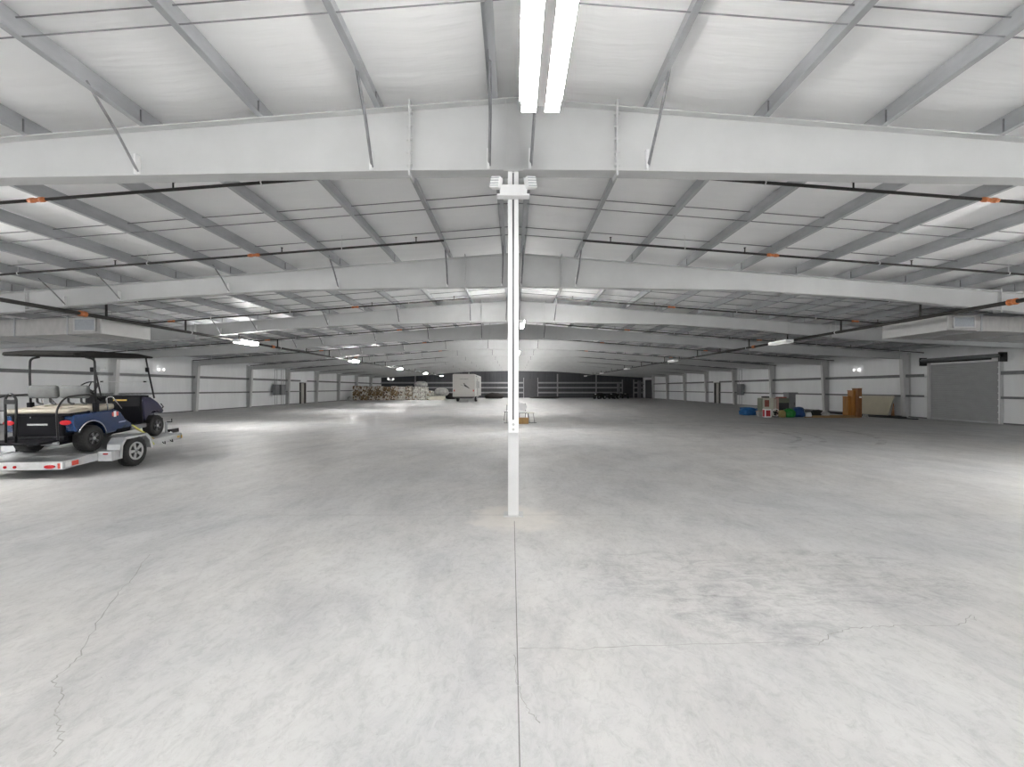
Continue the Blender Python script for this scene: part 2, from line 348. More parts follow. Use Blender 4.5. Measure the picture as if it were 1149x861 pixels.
struct('ceiling', ceiling_mesh(), 'ins', smooth=True)
def wall_side(x, s, doors, name):
    """side wall with door openings: doors = (y0,y1,ztop)"""
    bm = B(); a, b = (x, x+.15*s) if s > 0 else (x+.15*s, x)
    y = Y0; H = 3.75
    for d0, d1, zt in sorted(doors):
        box(bm, a, b, y, d0, 0, H); box(bm, a, b, d0, d1, zt, H); y = d1
    box(bm, a, b, y, Y1+.15, 0, H)
    return struct(name, bm, 'wallins')
RD = (19.35, 22.65, 2.75)      # roll-up door right
MR = (45.6, 46.7, 2.15); ML = (45.0, 46.1, 2.15); FD = (67.6, 71.6, 2.9)
SIDE_OPEN = [(-6.2, -1.4, 3.0), (0.4, 4.8, 3.0), (6.6, 10.8, 3.0), (12.4, 16.6, 3.0)]      # unseen doorways added beside and behind the camera to let daylight in
wall_side(WL, -1, SIDE_OPEN+[ML], 'wall_left'); wall_side(WR, 1, SIDE_OPEN+[RD, MR, FD], 'wall_right')
bm = B(); FX0, FX1, FZ = 1.75, 3.95, 3.1; GX0, GX1, GZ = 17.9, 19.6, 2.7
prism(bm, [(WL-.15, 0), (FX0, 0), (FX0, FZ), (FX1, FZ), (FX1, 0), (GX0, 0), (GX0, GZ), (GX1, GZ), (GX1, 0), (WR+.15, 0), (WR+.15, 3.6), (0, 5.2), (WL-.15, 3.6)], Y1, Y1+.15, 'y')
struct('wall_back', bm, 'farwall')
# doors ----------------------------------------------------------
def slat_curtain(bm, axis, u0, u1, w, z1, s, pitch=.075):
    n = int(z1/pitch)
    poly = [(w+.05*s, 0)]
    for i in range(n):
        z = i*pitch; poly += [(w, z+.006), (w-.012*s, z+pitch*.5), (w, z+pitch-.006)]
    poly += [(w, z1), (w+.05*s, z1)]
    if axis == 'x':      # curtain on a side wall, slats run along y
        a = [bm.verts.new((p[0], u0, p[1])) for p in poly]; b = [bm.verts.new((p[0], u1, p[1])) for p in poly]
    else:
        a = [bm.verts.new((u0, p[0], p[1])) for p in poly]; b = [bm.verts.new((u1, p[0], p[1])) for p in poly]
    for i in range(len(poly)-1): bm.faces.new((a[i], a[i+1], b[i+1], b[i]))
    return bm
d = struct('door_1', slat_curtain(B(), 'x', RD[0]-.0, RD[1]+.0, WR+.02, RD[2]+.08, 1), 'door', label='grey roll-up door in the right wall')
for y in (RD[0]-.03, RD[1]+.03): obj('guide_rail', bx(WR-.10, WR+.10, y-.05, y+.05, 0, RD[2]+.25), 'paint', d)
bm = bx(WR-.12, WR-.05, RD[0]-.02, RD[0]+.015, 0, RD[2]+.2)
for i in range(9): box(bm, WR-.15, WR-.11, RD[0]-.03, RD[0]+.02, .2+.28*i, .25+.28*i)
obj('chain_hoist', bm, 'bplate', d)
obj('leak_blocker', bx(WR+.09, WR+.11, RD[0]-.1, RD[1]+.1, 0, RD[2]+.1), 'door', d)  # unseen panel added behind the curtain to stop daylight leaking through
obj('barrel', tb([(WR-.28, RD[0]-.25, RD[2]+.22), (WR-.28, RD[1]+.25, RD[2]+.22)], .085, 12), 'panel', d, smooth=True)
obj('tension_pipe', tb([(WR-.30, RD[0]+.15, RD[2]+.10), (WR-.30, RD[1]+.22, RD[2]+.10)], .035), 'black', d, smooth=True)
for y in (RD[0]-.22, RD[1]+.2): obj('bracket', bx(WR-.36, WR-.02, y-.03, y+.03, RD[2]-.05, RD[2]+.36), 'black', d)
obj('bottom_bar', bx(WR-.015, WR+.015, RD[0]+.06, RD[1]-.06, 0, .07), 'galv', d)
def man_door(name, x, s, y0, y1, z1, label):
    o = struct(name, bx(min(x+.02*s, x+.07*s), max(x+.02*s, x+.07*s), y0+.07, y1-.07, .01, z1-.07), 'mandoor', label=label)
    bm = B()
    for a, b, c, e in ((y0, y0+.07, 0, z1), (y1-.07, y1, 0, z1), (y0, y1, z1-.07, z1)): box(bm, min(x-.16*s, x+.1*s), max(x-.16*s, x+.1*s), a, b, c, e)
    obj('door_frame', bm, 'frame', o); obj('handle', tb([(x-.0*s, y1-.16, 1), (x-.05*s, y1-.16, 1), (x-.05*s, y1-.28, 1)], .012), 'chrome', o)
    return o
man_door('door_2', WL, -1, *ML, 'beige personnel door in the left wall')
man_door('door_3', WR, 1, *MR, 'beige personnel door in the right wall')
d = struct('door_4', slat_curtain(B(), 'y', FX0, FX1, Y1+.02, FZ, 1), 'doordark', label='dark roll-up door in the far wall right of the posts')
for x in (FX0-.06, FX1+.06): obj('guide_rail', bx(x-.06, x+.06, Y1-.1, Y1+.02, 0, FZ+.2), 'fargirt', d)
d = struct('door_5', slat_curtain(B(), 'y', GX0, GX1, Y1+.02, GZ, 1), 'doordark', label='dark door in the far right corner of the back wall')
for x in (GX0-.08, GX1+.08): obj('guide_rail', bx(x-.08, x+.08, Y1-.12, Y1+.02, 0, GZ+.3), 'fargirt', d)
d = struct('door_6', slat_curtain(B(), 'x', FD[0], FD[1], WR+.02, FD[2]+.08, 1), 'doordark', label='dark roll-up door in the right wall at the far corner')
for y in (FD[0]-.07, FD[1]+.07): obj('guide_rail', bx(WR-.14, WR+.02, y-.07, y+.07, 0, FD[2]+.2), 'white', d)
# wall base angle (trim)
for i, x in enumerate((WL+.0, WR-.05)):
    bm = B()
    cuts = SIDE_OPEN+([ML] if i == 0 else [RD, MR, FD]); y = Y0
    for c in sorted(cuts)+[(Y1, Y1, 0)]: box(bm, x, x+.05, y, c[0]-.12, 0, .06); y = c[1]+.12
    struct('baseboard_'+('left', 'right')[i], bm, 'galvd')

# ------------------------------------------------------------------ steel frames
WORD = lambda k: ORD[k]
def flange(bm, pts, y, wd, th):
    """strip following pts (x,z) in the frame plane"""
    poly = pts + [(x, z+th) for x, z in pts[::-1]]
    prism(bm, poly, y-wd/2, y+wd/2, 'y'); return bm
XL, XR = -21.15, 20.72
xs = sorted(set([XL, XR]+[s*x for x, _ in BOT[:-1] for s in (1, -1)]))
xs = [x for x in xs if XL <= x <= XR]
def make_rafter(k):
    y = FR[k]; vis = k-2
    where = WORD(vis)+' from the camera' if vis >= 0 else ('just behind the camera' if k == 1 else 'at the open end')
    r = thing('roof_rafter', 'pale grey tapered steel roof beam spanning the whole hall, '+where, 'beam', (0, y, 0), group='roof beams across the hall')
    top = [(x, ztop(x)) for x in xs]; bot = [(x, zbot(x)) for x in xs]
    bm = B(); prism(bm, top[::-1]+bot, -.006, .006, 'y'); obj('web', bm, 'paint', r)
    bm = B(); flange(bm, [(x, z-.012) for x, z in top], 0, .20, .014); obj('top_flange', bm, 'paint', r)
    bm = B(); flange(bm, bot, 0, .20, .014); obj('bottom_flange', bm, 'paint', r)
    for x in (-12.6, -1.25, 1.25, 12.6):
        bm = bx(x-.012, x+.012, -.105, .105, zbot(x)-.06, ztop(x)+.07)
        for j in range(5):
            z = zbot(x)+.08+(ztop(x)-zbot(x)-.16)*j/4
            for sy in (-.07, .07): box(bm, x-.03, x+.03, sy-.012, sy+.012, z-.012, z+.012)
        obj('splice_plate', bm, 'paint', r)
    for x in (-.09, .09): obj('stiffener', bx(x-.005, x+.005, -.09, -.007, zbot(x)+.014, ztop(x)-.014), 'paint', r)
    bl = [-.25, -1.66, -4.48, -7.3, -10.12, -11.53, .25, 1.66] if k >= 2 else []
    if k > 7: bl = [-1.66, -4.48, -7.3, 1.66]
    for x in bl:
        zb = zbot(x)+.05; z1 = ztop(x)+.08
        bm = B(); tube(bm, [(x-.04, -.09, zb), (x-.01, -.42, (zb+z1)/2), (x, -.78, z1)], .018, 4)
        br = obj('flange_brace', bm, 'brace', r)
        obj('brace_plate', bx(x-.065, x-.055+.02, -.12, -.05, zb-.04, zb+.2), 'bplate', br)
    return r
for k in range(len(FR)): make_rafter(k)
# centre posts
for k in range(len(FR)):
    if k == 0: continue
    vis = k-2
    lab = ('white square steel post nearest the camera, on the centre line of the hall' if vis == 0 else
           'white square steel post on the centre line, %s behind the nearest post' % WORD(vis-1) if vis > 0 else
           'white square steel post on the centre line, behind the camera')
    if k == 1: continue
    p = thing('steel_post', lab, 'post', (0, FR[k], 0), group='posts along the centre line')
    obj('shaft', bx(-.065, .065, -.065, .065, .012, zbot(0)-.012), 'postpaint', p, bevel=.006)
    bm = bx(-.12, .12, -.09, .12, 0, .012)
    obj('base_plate', bm, 'paint', p)
    obj('cap_plate', bx(-.12, .12, -.1, .1, zbot(0)-.014, zbot(0)), 'paint', p)
# raceway on the first post
rc = thing('wiring_raceway', 'white two-channel wiring raceway running down the nearest post', 'raceway', (0, D1-.065, 0))
for x in (-.038, .034): obj('channel', bx(x-.026, x+.026, -.05, -.001, 1.16, 4.15), 'white', rc, bevel=.004)
obj('back_strip', bx(-.02, .02, -.012, -.001, 1.16, 4.15), 'panel', rc)
o = obj('outlet_box', bx(-.058, .058, -.07, -.001, 1.02, 1.17), 'white', rc, bevel=.006)
bm = B(); 
for z in (1.06, 1.12): lathe(bm, [(.016, -.072), (.016, -.069)], 12, 'y', (0, 0, z))
obj('socket', bm, 'ductw', o)
# emergency light on the first post
def emergency(loc, rz, label, lit, sc=1.0, group=None, flare=False):
    e = thing('emergency_light', label, 'emergency light', loc, (0, 0, rz), group)
    e.scale = (sc,)*3
    obj('housing', bx(-.16, .16, -.10, -.005, -.05, .07), 'white', e, bevel=.012)
    obj('base_tray', bx(-.19, .19, -.12, -.004, -.07, -.048), 'white', e, bevel=.004)
    for s in (-1, 1):
        m = Matrix.Translation((s*.20, -.09, .075)) @ Matrix.Rotation(s*.45, 4, 'Z') @ Matrix.Rotation(-s*.18, 4, 'Y')
        h = obj('lamp_head', box(B(), -.062, .062, -.05, .04, -.055, .075, m), 'lampon' if lit else 'white', e, bevel=.012)
        bm = B()
        for j in range(4): box(bm, -.055, .055, -.058, -.05, -.04+.03*j, -.034+.03*j, m)
        obj('lens_rib', bm, 'grille', h)
        obj('swivel', tb([(s*.15, -.06, .03), (s*.2, -.07, .05)], .015), 'white', h)
    return e
emergency((0, D1-.118, 3.88), 0, 'white twin-head emergency light mounted high on the nearest post', False)

# wall columns
def wall_column(x_wall, s, y, label, grp):
    c = thing('wall_column', label, 'column', (x_wall, y, 0), group=grp)
    lo, hi, zt = .28*s, .44*s, 3.6 if s < 0 else 3.6
    def xi(z): return -(lo+(hi-lo)*z/3.2)
    bm = B(); prism(bm, [(0, 0), (xi(0), 0), (xi(3.2), 3.2), (xi(3.2), ztop(x_wall)-.02), (0, ztop(x_wall)-.02)], -.006, .006, 'y'); obj('web', bm, 'paint', c)
    bm = B(); t = -.014*s
    prism(bm, [(xi(0), 0), (xi(3.2), 3.12), (xi(3.2)+t, 3.12), (xi(0)+t, 0)], -.11, .11, 'y'); obj('inner_flange', bm, 'paint', c)
    obj('outer_flange', bx(min(0, -.014*s), max(0, -.014*s), -.11, .11, 0, 3.45), 'paint', c)
    a = sorted((0, xi(0)-.05*s)); obj('base_plate', bx(a[0], a[1], -.13, .13, 0, .015), 'paint', c)
    return c
for k in range(1, len(FR)):
    vis = k-2
    for s, xw, side in ((-1, WL, 'left'), (1, WR, 'right')):
        if vis < 1 and k != 1 and vis < 0: continue
        if vis < 2: lab = 'grey tapered column on the %s wall, outside the view, under the %s beam' % (side, WORD(vis) if vis >= 0 else 'rearmost')
        else: lab = 'grey tapered column on the %s wall, under the %s beam from the camera' % (side, WORD(vis))
        wall_column(xw, s, FR[k], lab, 'columns along the %s wall' % side)
# purlins
def zsec(h=.228, f=.065, t=.008):
    return [(-f, 0), (t/2, 0), (t/2, h-t), (f, h-t), (f, h), (-t/2, h), (-t/2, t), (-f, t)]
for s, side in ((-1, 'left'), (1, 'right')):
    for i in range(15):
        x = .25+1.41*i
        if x > 21: break
        o = obj('roof_purlin', prism(B(), [(p[0]*s, p[1]) for p in zsec()], Y0, Y1, 'y'), 'galv')
        o.location = (s*x, 0, ztop(x)+.003)
        tag(o, 'galvanised Z-shaped roof purlin running away from the camera, %s %s of the ridge' % (WORD(i), side), 'purlin', 'roof purlins running lengthwise')
        for y in FR[2:7]:
            obj('purlin_clip', bx(-.02*s if s > 0 else 0, 0 if s > 0 else .02, y-.11, y-.10, .0, .19), 'brace', o)
# girts
gl = [(1.2, 'lower'), (2.24, 'upper')]
RUNS = {'left': [(16.9, ML[0]-.14, 'before the personnel door'), (ML[1]+.14, Y1, 'beyond the personnel door')],
        'right': [(16.9, RD[0]-.14, 'nearer than the roll-up door'), (RD[1]+.14, MR[0]-.14, 'between the roll-up and personnel doors'), (MR[1]+.14, FD[0]-.14, 'beyond the personnel door'), (FD[1]+.14, Y1, 'in the far corner')]}
for side, x, s in (('left', WL, 1), ('right', WR, -1)):
    for z, nm in gl:
        for y0_, y1_, wh in RUNS[side]:
            zz = z if side == 'left' else z-.1; f = .19*s; t = .008*s; hh = .15 if nm == 'upper' else .10
            bm = B(); prism(bm, [(0, zz), (f, zz), (f, zz+hh), (f-t, zz+hh), (f-t, zz+.008), (0, zz+.008)], y0_, y1_, 'y')
            o = obj('wall_girt', bm, 'galvd'); o.location = (x, 0, 0)
            tag(o, '%s dark girt on the %s wall, %s' % (nm, side, wh), 'girt', 'horizontal wall girts')
for z, nm in ((.75, 'lowest'), (1.55, 'middle'), (2.35, 'highest')):
    for a, b, wh in ((WL, FX0-.14, 'left of the dark roll-up door'), (FX1+.14, GX0-.2, 'right of the dark roll-up door'), (GX1+.2, WR, 'in the far right corner')):
        o = obj('wall_girt', bx(a, b, Y1-.2, Y1, z, z+.24), 'fargirt'); tag(o, '%s light girt on the dark far wall, %s' % (nm, wh), 'girt', 'horizontal wall girts')
for x in (-16, -8, 7.2, 13.5):
    o = obj('end_wall_column', bx(x-.1, x+.1, Y1-.35, Y1-.2, 0, 3.9 if abs(x) < 14 else 3.7), 'fargirt')
    tag(o, 'slim steel column against the dark far wall, ' + {-16: 'farthest left behind the bales', -8: 'left of the camper trailer', 7.2: 'right of the dark roll-up door', 13.5: 'above the parked quad bikes'}[x], 'column')
# bracing rods between purlins
n = 0
for k in range(1, len(FR)-1):
    for dy in (2.98, 4.70):
        y = FR[k]+dy
        if y < 2: continue
        for dz, nm in ((.012, 'lower'), (.19, 'upper')):
            bm = B(); tube(bm, [(-20.6, y, ztop(20.6)+dz), (0, y, ztop(0)+dz), (20.3, y, ztop(20.3)+dz)], .009, 4)
            o = obj('bracing_rod', bm, 'brace')
            pos = 'before' if dy < 4 else 'close behind midway after'
            pair = 'nearer' if dy < 4 else 'farther'
            wh = ('behind the %s roof beam' % WORD(k-2)) if k >= 2 else 'before the first roof beam'
            tag(o, 'thin %s bracing rod, %s pair, crossing the purlins %s' % (nm, pair, wh), 'rod', 'bracing rods across the purlins')

# ------------------------------------------------------------------ sprinkler pipes
def zbr(x): return 4.86 - .077*abs(x)
branches = [6.55+3.075*i for i in range(22)]
for i, y in enumerate(branches):
    for s, side in ((-1, 'left'), (1, 'right')):
        b = thing('sprinkler_branch_pipe', 'thin black sprinkler branch pipe under the %s roof half, %s from the camera' % (side, WORD(i)), 'pipe', (0, y, 0), group='sprinkler branch pipes')
        x1 = 20.2
        obj('pipe', tb([(s*1.5, 0, zbr(1.5)), (s*x1, 0, zbr(x1))], .024, 8), 'pipe', b, smooth=True)
        if y < 40:
            for j, x in enumerate((7.0 if i % 2 == 0 else 5.6, 13.6 if i % 2 == 0 else 12.1)):
                bm = B(); 
                for q in (-.07, .07): tube(bm, [(s*(x+q-.03), 0, zbr(x+q-.03)), (s*(x+q+.03), 0, zbr(x+q+.03))], .036, 10)
                tube(bm, [(s*(x-.13), 0, zbr(x-.13)), (s*(x+.13), 0, zbr(x+.13))], .029, 8)
                obj('coupling', bm, 'orange', b, smooth=True)
            for x in (3.7, 7.9, 10.7, 14.9, 19):
                bm = tb([(s*x, 0, zbr(x)), (s*x, 0, ztop(x)+.1)], .005, 4); lathe(bm, [(.034, -.008), (.034, .008)], 10, 'x', (s*x, 0, zbr(x)))
                obj('hanger', bm, 'bplate', b)
            for x in (2.1, 5.0, 8.6, 12.9, 16.6):
                bm = tb([(s*x, 0, zbr(x)+.02), (s*x, 0, zbr(x)+.11)], .012, 6); lathe(bm, [(.026, .11), (.026, .118)], 8, 'z', (s*x, 0, zbr(x)))
                obj('sprinkler_head', bm, 'pipe', b)
XM = 11.6; ZM = 3.56
for s, side in ((-1, 'left'), (1, 'right')):
    mpipe = thing('sprinkler_main_pipe', 'thick black sprinkler main pipe running the length of the hall on the %s' % side, 'pipe', (s*XM, 0, 0))
    obj('pipe', tb([(0, Y0+.5, ZM), (0, Y1-.3, ZM)], .05, 12), 'pipe', mpipe, smooth=True)
    for y in branches:
        obj('riser', tb([(0, y, ZM), (0, y, zbr(XM)-.02)], .03, 8), 'pipe', mpipe, smooth=True)
    for y in (8.6, 12.0 if s < 0 else 10.35, 21.5):
        bm = lathe(B(), [(.062, y-.1), (.075, y-.09), (.075, y-.03), (.058, y-.02), (.058, y+.02), (.075, y+.03), (.075, y+.09), (.062, y+.1)], 12, 'y', (0, 0, ZM))
        obj('coupling', bm, 'orange', mpipe, smooth=True)
    for k in range(2, 11):
        y = FR[k]-1.7
        bm = tb([(0, y, ZM), (0, y, ztop(XM)+.1)], .006, 4); lathe(bm, [(.065, y-.012), (.065, y+.012)], 12, 'y', (0, 0, ZM))
        obj('hanger', bm, 'bplate', mpipe)

# ------------------------------------------------------------------ light fixtures
def fixture(loc, L, label, lit_m, up_m, wtube=.108, gap=.072, group='linear ceiling lights'):
    f = thing('linear_light', label, 'ceiling light', loc, group=group)
    W = wtube*2+gap
    obj('housing', bx(-W/2-.012, W/2+.012, -L/2, L/2, .02, .085), 'white', f, bevel=.006)
    for s in (-1, 1):
        x = s*(gap/2+wtube/2)
        tr_ = obj('trough', bx(x-wtube/2-.004, x+wtube/2+.004, -L/2, L/2, -.0355, .02), 'white', f)
        obj('tube', bx(x-wtube/2, x+wtube/2, -L/2+.005, L/2-.005, -.0362, -.0356), lit_m, tr_)
    for sx in ((-1, 1) if up_m else ()): obj('side_fill', bx(*sorted((sx*(W/2+.012), sx*(W/2+.018))), -L/2+.04, L/2-.04, .03, .075), up_m, f)  # glowing side strips added to spread fill light over ceiling and beams
    for y in (-L/2+.12, L/2-.12):
        zt = zbot(loc[0])+.8 if abs(loc[0]) < 1 else ztop(loc[0])+.1
        bm = B()
        for x in (-W/2+.02, W/2-.02): tube(bm, [(x, y, .08), (0, y, .35)], .003, 4)
        tube(bm, [(0, y, .35), (0, y, ztop(loc[0])+.1-loc[2])], .003, 4)
        obj('suspension_wire', bm, 'galv', f)
    obj('end_bracket', bx(-.04, .04, L/2, L/2+.03, .03, .06), 'white', f)
    return f
fixture((.21, 2.85, 3.74), 1.25, 'lit twin-tube linear light on the centre line, right above the camera', 'tubenear', 'sideh')
for k, y in enumerate([15.4]+[27.7+6.14*j for j in range(8)]):  # beyond the first, row packed closer with added lights for fill
    fixture((.21, y, 3.74), 1.25, 'lit twin-tube linear light in the centre row thickened for fill, %s behind the nearest post' % WORD(k), 'tubec', 'siden' if k == 0 else 'sidec')
for k in range(6):
    y = 5.9+12.28*k
    fixture((-10.9, y, 3.40), 1.25, 'lit linear light under the left roof half, %s from the camera' % WORD(k), 'tube', 'sideo' if k == 0 else 'side')
    if k == 0: fixture((10.9, y, 3.40), 1.25, 'lit linear light under the right roof half, outside the view', 'tube', 'sideo')
    else: fixture((10.9, y, 3.40), 1.25, 'unlit linear light under the right roof half, %s from the camera' % WORD(k-1), 'tubeoff', 'tubeoff')
for x, z, nm in ((.21, 3.74, 'centre line'), (-10.9, 3.4, 'left side'), (10.9, 3.4, 'right side')):  # unseen fixtures added behind the camera for fill light
    for y, q in ((-1.6, 'just behind the camera'), (-6.0, 'far behind the camera')):
        fixture((x, y, z), 1.25, 'added unseen linear light on the %s, %s' % (nm, q), 'tubenear', 'sideo')

# wall emergency lights
emergency((WL+.02, 27.2, 2.62), -PI/2+PI, 'twin-head emergency light high on the left wall, right of the golf cart roof', True, 1.0)
emergency((WR-.02, 27.4, 2.60), PI/2+PI, 'twin-head emergency light high on the right wall, above the wooden cabinets', True, 1.0)
emergency((WL+.02, 23.3, 2.52), PI/2, 'twin-head emergency light on the left wall, seen through the golf cart', False, 1.0)
emergency((-20.0, Y1, 2.9), 0, 'emergency light on the dark far wall above the bales', True, 2.0)
for e in bpy.data.objects:
    pass

# ------------------------------------------------------------------ ducts
def duct(name_side, xa, xb, y0, y1, zt, zb, slope):
    s = -1 if xb < xa else 1
    d = thing('air_duct', 'rectangular galvanised air duct with a grille, hung below the roof on the %s' % name_side, 'duct', (xa, y0, 0))
    L = abs(xb-xa); W = y1-y0
    def z(u, zz): return zz-slope*u
    bm = B(); P = [(0, z(0, zb)), (s*L, z(L, zb)), (s*L, z(L, zt)), (0, z(0, zt))]; prism(bm, P, 0, W, 'y'); obj('sheet_body', bm, 'duct', d)
    for u in [x for x in (.95, 2.5, 4.0, 5.5, 7.0, 8.5) if x < L]:
        bm = B(); zz = (z(u, zb), z(u, zt)); box(bm, s*u-.02, s*u+.02, -.02, W+.02, zz[0]-.02, zz[1]+.05); obj('flange_joint', bm, 'galv', d)
    obj('end_cap', bx(*sorted((-s*.004, -s*.03)), .03, W-.03, zb+.03, zt-.03), 'ductw', d)
    bm = B()
    for a in ((0, W, zb-.01, zb+.035), (0, W, zt-.03, zt+.01), (0, .035, zb, zt), (W-.035, W, zb, zt)):
        box(bm, *sorted((0, -s*.035)), *a)
    obj('end_flange', bm, 'ductw', d)
    g = obj('grille', bx(*sorted((s*.13, s*.72)), -.03, 0, zb+.10-.01, zt-.08), 'grille', d)
    bm = B(); a, b = sorted((s*.10, s*.75))
    for q in ((a, b, zb+.055, zb+.09), (a, b, zt-.08, zt-.045), (a, a+.035, zb+.06, zt-.05), (b-.035, b, zb+.06, zt-.05)): box(bm, q[0], q[1], -.045, 0, q[2], q[3])
    obj('grille_frame', bm, 'ductw', g)
    bm = B()
    for u in (1.2, 4.2, 7.2):
        if u < L:
            for yy in (.05, W-.05): tube(bm, [(s*u, yy, z(u, zt)), (s*u, yy, ztop(xa+s*u)+.1)], .008, 4)
    obj('hanger_rod', bm, 'galv', d)
    return d
duct('left', -12.05, -21.5, 13.0, 14.75, 3.64, 3.16, .032)
duct('right', 12.7, 21.1, 13.0, 15.3, 3.70, 3.26, .032)
o = obj('fan_coil_box', bx(14.25, 14.5, 12.6, 12.85, 3.28, 3.46), 'white'); 
tag(o, 'small white junction box under the right duct at the picture edge', 'junction box'); o.location = (0, -1.2, .28)
# ------------------------------------------------------------------ electrical panels
def epanel(x, s, y, wd, z0, z1, label, tall):
    e = thing('electrical_panel', label, 'electrical panel', (x, y, 0))
    obj('cabinet', bx(*sorted((0.20*s, .42*s)), -wd/2, wd/2, z0, z1), 'panel', e, bevel=.01)
    obj('cover', bx(*sorted((.42*s, .435*s)), -wd/2+.04, wd/2-.04, z0+.05, z1-.05), 'greycab', e)
    for q in (-wd*.25, wd*.22):
        obj('conduit', tb([(.3*s, q, z1), (.3*s, q, ztop(abs(x))-.1)], .022, 8), 'conduit', e, smooth=True)
        obj('conduit', tb([(.3*s, q, z0), (.3*s, q, 0)], .022, 8), 'conduit', e, smooth=True)
    return e
epanel(WL, 1, 41.1, .75, .95, 1.9, 'grey electrical panel on the left wall, farther one of two beside each other', 1)
epanel(WL, 1, 40.0, .75, .95, 1.9, 'grey electrical panel on the left wall, nearer one of two beside each other', 1)
epanel(WR, -1, 41.0, .85, .95, 1.95, 'grey electrical panel with conduits on the right wall, above the blue bundles', 1)

# ------------------------------------------------------------------ trailer and golf cart share the trailer's tilt
TL = (-8.534, 8.409, .36); TR = (.062, 0, .079)
def wheel(parent, name, r, wd, x0, y, z, rim_r, spoke_m, s=1, tyre_m='rubber', nsp=5):
    """x0 = outer face; s=+1 faces right"""
    c = (0, y, z)
    def X(t): return x0 - s*t
    prof = [(rim_r, X(.015)), (rim_r+.02, X(.0)), (r-.03, X(.0)), (r-.008, X(.012)), (r, X(.03)), (r, X(wd-.03)), (r-.008, X(wd-.012)), (r-.03, X(wd)), (rim_r, X(wd-.01))]
    t = obj(name, lathe(B(), prof, 32, 'x', c), tyre_m, parent, smooth=True)
    bm = B()
    for k in range(26):
        a = 2*PI*k/26; m = Matrix.Translation((X(wd/2), y, z)) @ Matrix.Rotation(a, 4, 'X')
        for q in (-1, 1): box(bm, q*wd*.22-wd*.15, q*wd*.22+wd*.15, -.012, .012, r-.01, r+.006, m)
    obj('tread', bm, tyre_m, t)
    rim = obj('rim', lathe(B(), [(rim_r*.97, X(.02)), (rim_r*.88, X(.06)), (rim_r*.3, X(.07)), (.01, X(.07))], 28, 'x', c), 'bodyblack', t, smooth=True)
    obj('rim_lip', lathe(B(), [(rim_r*.86, X(.03)), (rim_r*.88, X(-.004)), (rim_r*1.02, X(-.006)), (rim_r*1.03, X(.02))], 28, 'x', c), 'alloy' if spoke_m == 'alloy' else 'black', rim, smooth=True)
    for k in range(nsp):
        a = 2*PI*k/nsp+.3; m = Matrix.Translation((0, y, z)) @ Matrix.Rotation(a, 4, 'X')
        bm = B(); prism(bm, [(-rim_r*.10, rim_r*.15), (rim_r*.10, rim_r*.15), (rim_r*.2, rim_r*.9), (-rim_r*.2, rim_r*.9)], *sorted((X(.0), X(.03))), 'x', m)
        obj('spoke', bm, 'alloy' if spoke_m == 'alloy' else 'gunmetal', rim, bevel=.004)
    obj('hub_cap', lathe(B(), [(rim_r*.24, X(.03)), (rim_r*.22, X(-.005)), (.008, X(-.012))], 14, 'x', c), 'chrome' if spoke_m == 'alloy' else 'alloy', rim, smooth=True)
    return t
tr = thing('flatbed_trailer', 'low aluminium utility trailer on the floor at far left carrying the blue golf cart', 'trailer', TL, TR)
hw = .80; LR, LF = -.87, 2.16
bm = B()
for i in range(10): box(bm, -hw+.06+i*.148, -hw+.06+i*.148+.143, LR+.05, LF-.04, -.04, -.008)
obj('deck', bm, 'alum', tr)
for s in (-1, 1): obj('side_rail', bx(*sorted((s*(hw-.055), s*hw)), LR, LF, -.135, 0), 'alum', tr, bevel=.006)
rb = obj('rear_bumper', bx(-hw, hw, LR-.03, LR+.03, -.14, -.003), 'alum', tr, bevel=.006)
obj('front_rail', bx(-hw, hw, LF-.05, LF, -.135, .0), 'alum', tr)
for x in (-.26, -.10, .05): obj('marker_light', lathe(B(), [(.024, LR-.045), (.024, LR-.03)], 14, 'y', (x, 0, -.085)), 'redlens', rb)
bm = B(); 
for s in (-1, 1):
    bm2 = B(); prism(bm2, [(s*.60+.085*math.cos(a*PI/8), -.085+.032*math.sin(a*PI/8)) for a in range(16)], LR-.05, LR-.03, 'y'); obj('tail_light', bm2, 'redlens', rb)
    obj('reflective_tape', bx(*sorted((s*.72, s*.76)), LR-.034, LR-.03, -.12, -.03), 'redtape', rb)
    obj('reflective_tape', bx(*sorted((s*.765, s*.795)), LR-.034, LR-.03, -.12, -.03), 'whtape', rb)
obj('reflective_tape', bx(hw, hw+.003, LR+.02, LR+.13, -.11, -.03), 'whtape', rb)
obj('reflective_tape', bx(hw, hw+.003, LR+.14, LR+.27, -.11, -.03), 'redtape', rb)
WYC, WZC = .42, -.083
for s in (-1, 1):
    wheel(tr, 'wheel', .300, .185, s*(hw+.235), WYC, WZC, .175, 'alloy', s)
    prof = [(-.03, -.15), (.02, .12), (.12, .235), (.70, .235), (.82, .12), (.87, -.10)]
    outer = [(y+.0, z) for y, z in prof]; inner = [(y+(.012 if y < WYC else -.012), z-(.012 if z > 0 else 0)) for y, z in prof]
    f = obj('fender', prism(B(), outer+inner[::-1], *sorted((s*(hw+.005), s*(hw+.25))), 'x'), 'alum', tr)
    obj('fender_skirt', prism(B(), [(y, z) for y, z in prof]+[(.80, -.10), (.76, .08), (.66, .19), (.16, .19), (.07, .08), (.04, -.15)], *sorted((s*(hw+.24), s*(hw+.25))), 'x'), 'alum', f)
    obj('fender_apron', bx(*sorted((s*(hw+.003), s*(hw+.245))), -.20, -.03, -.15, .02), 'alum', f)
    obj('side_marker', bx(*sorted((s*(hw+.1), s*(hw+.18))), -.21, -.2, -.03, -.005), 'redlens', f)
obj('axle', tb([(-hw-.1, WYC, WZC), (hw+.1, WYC, WZC)], .03, 10), 'black', tr)
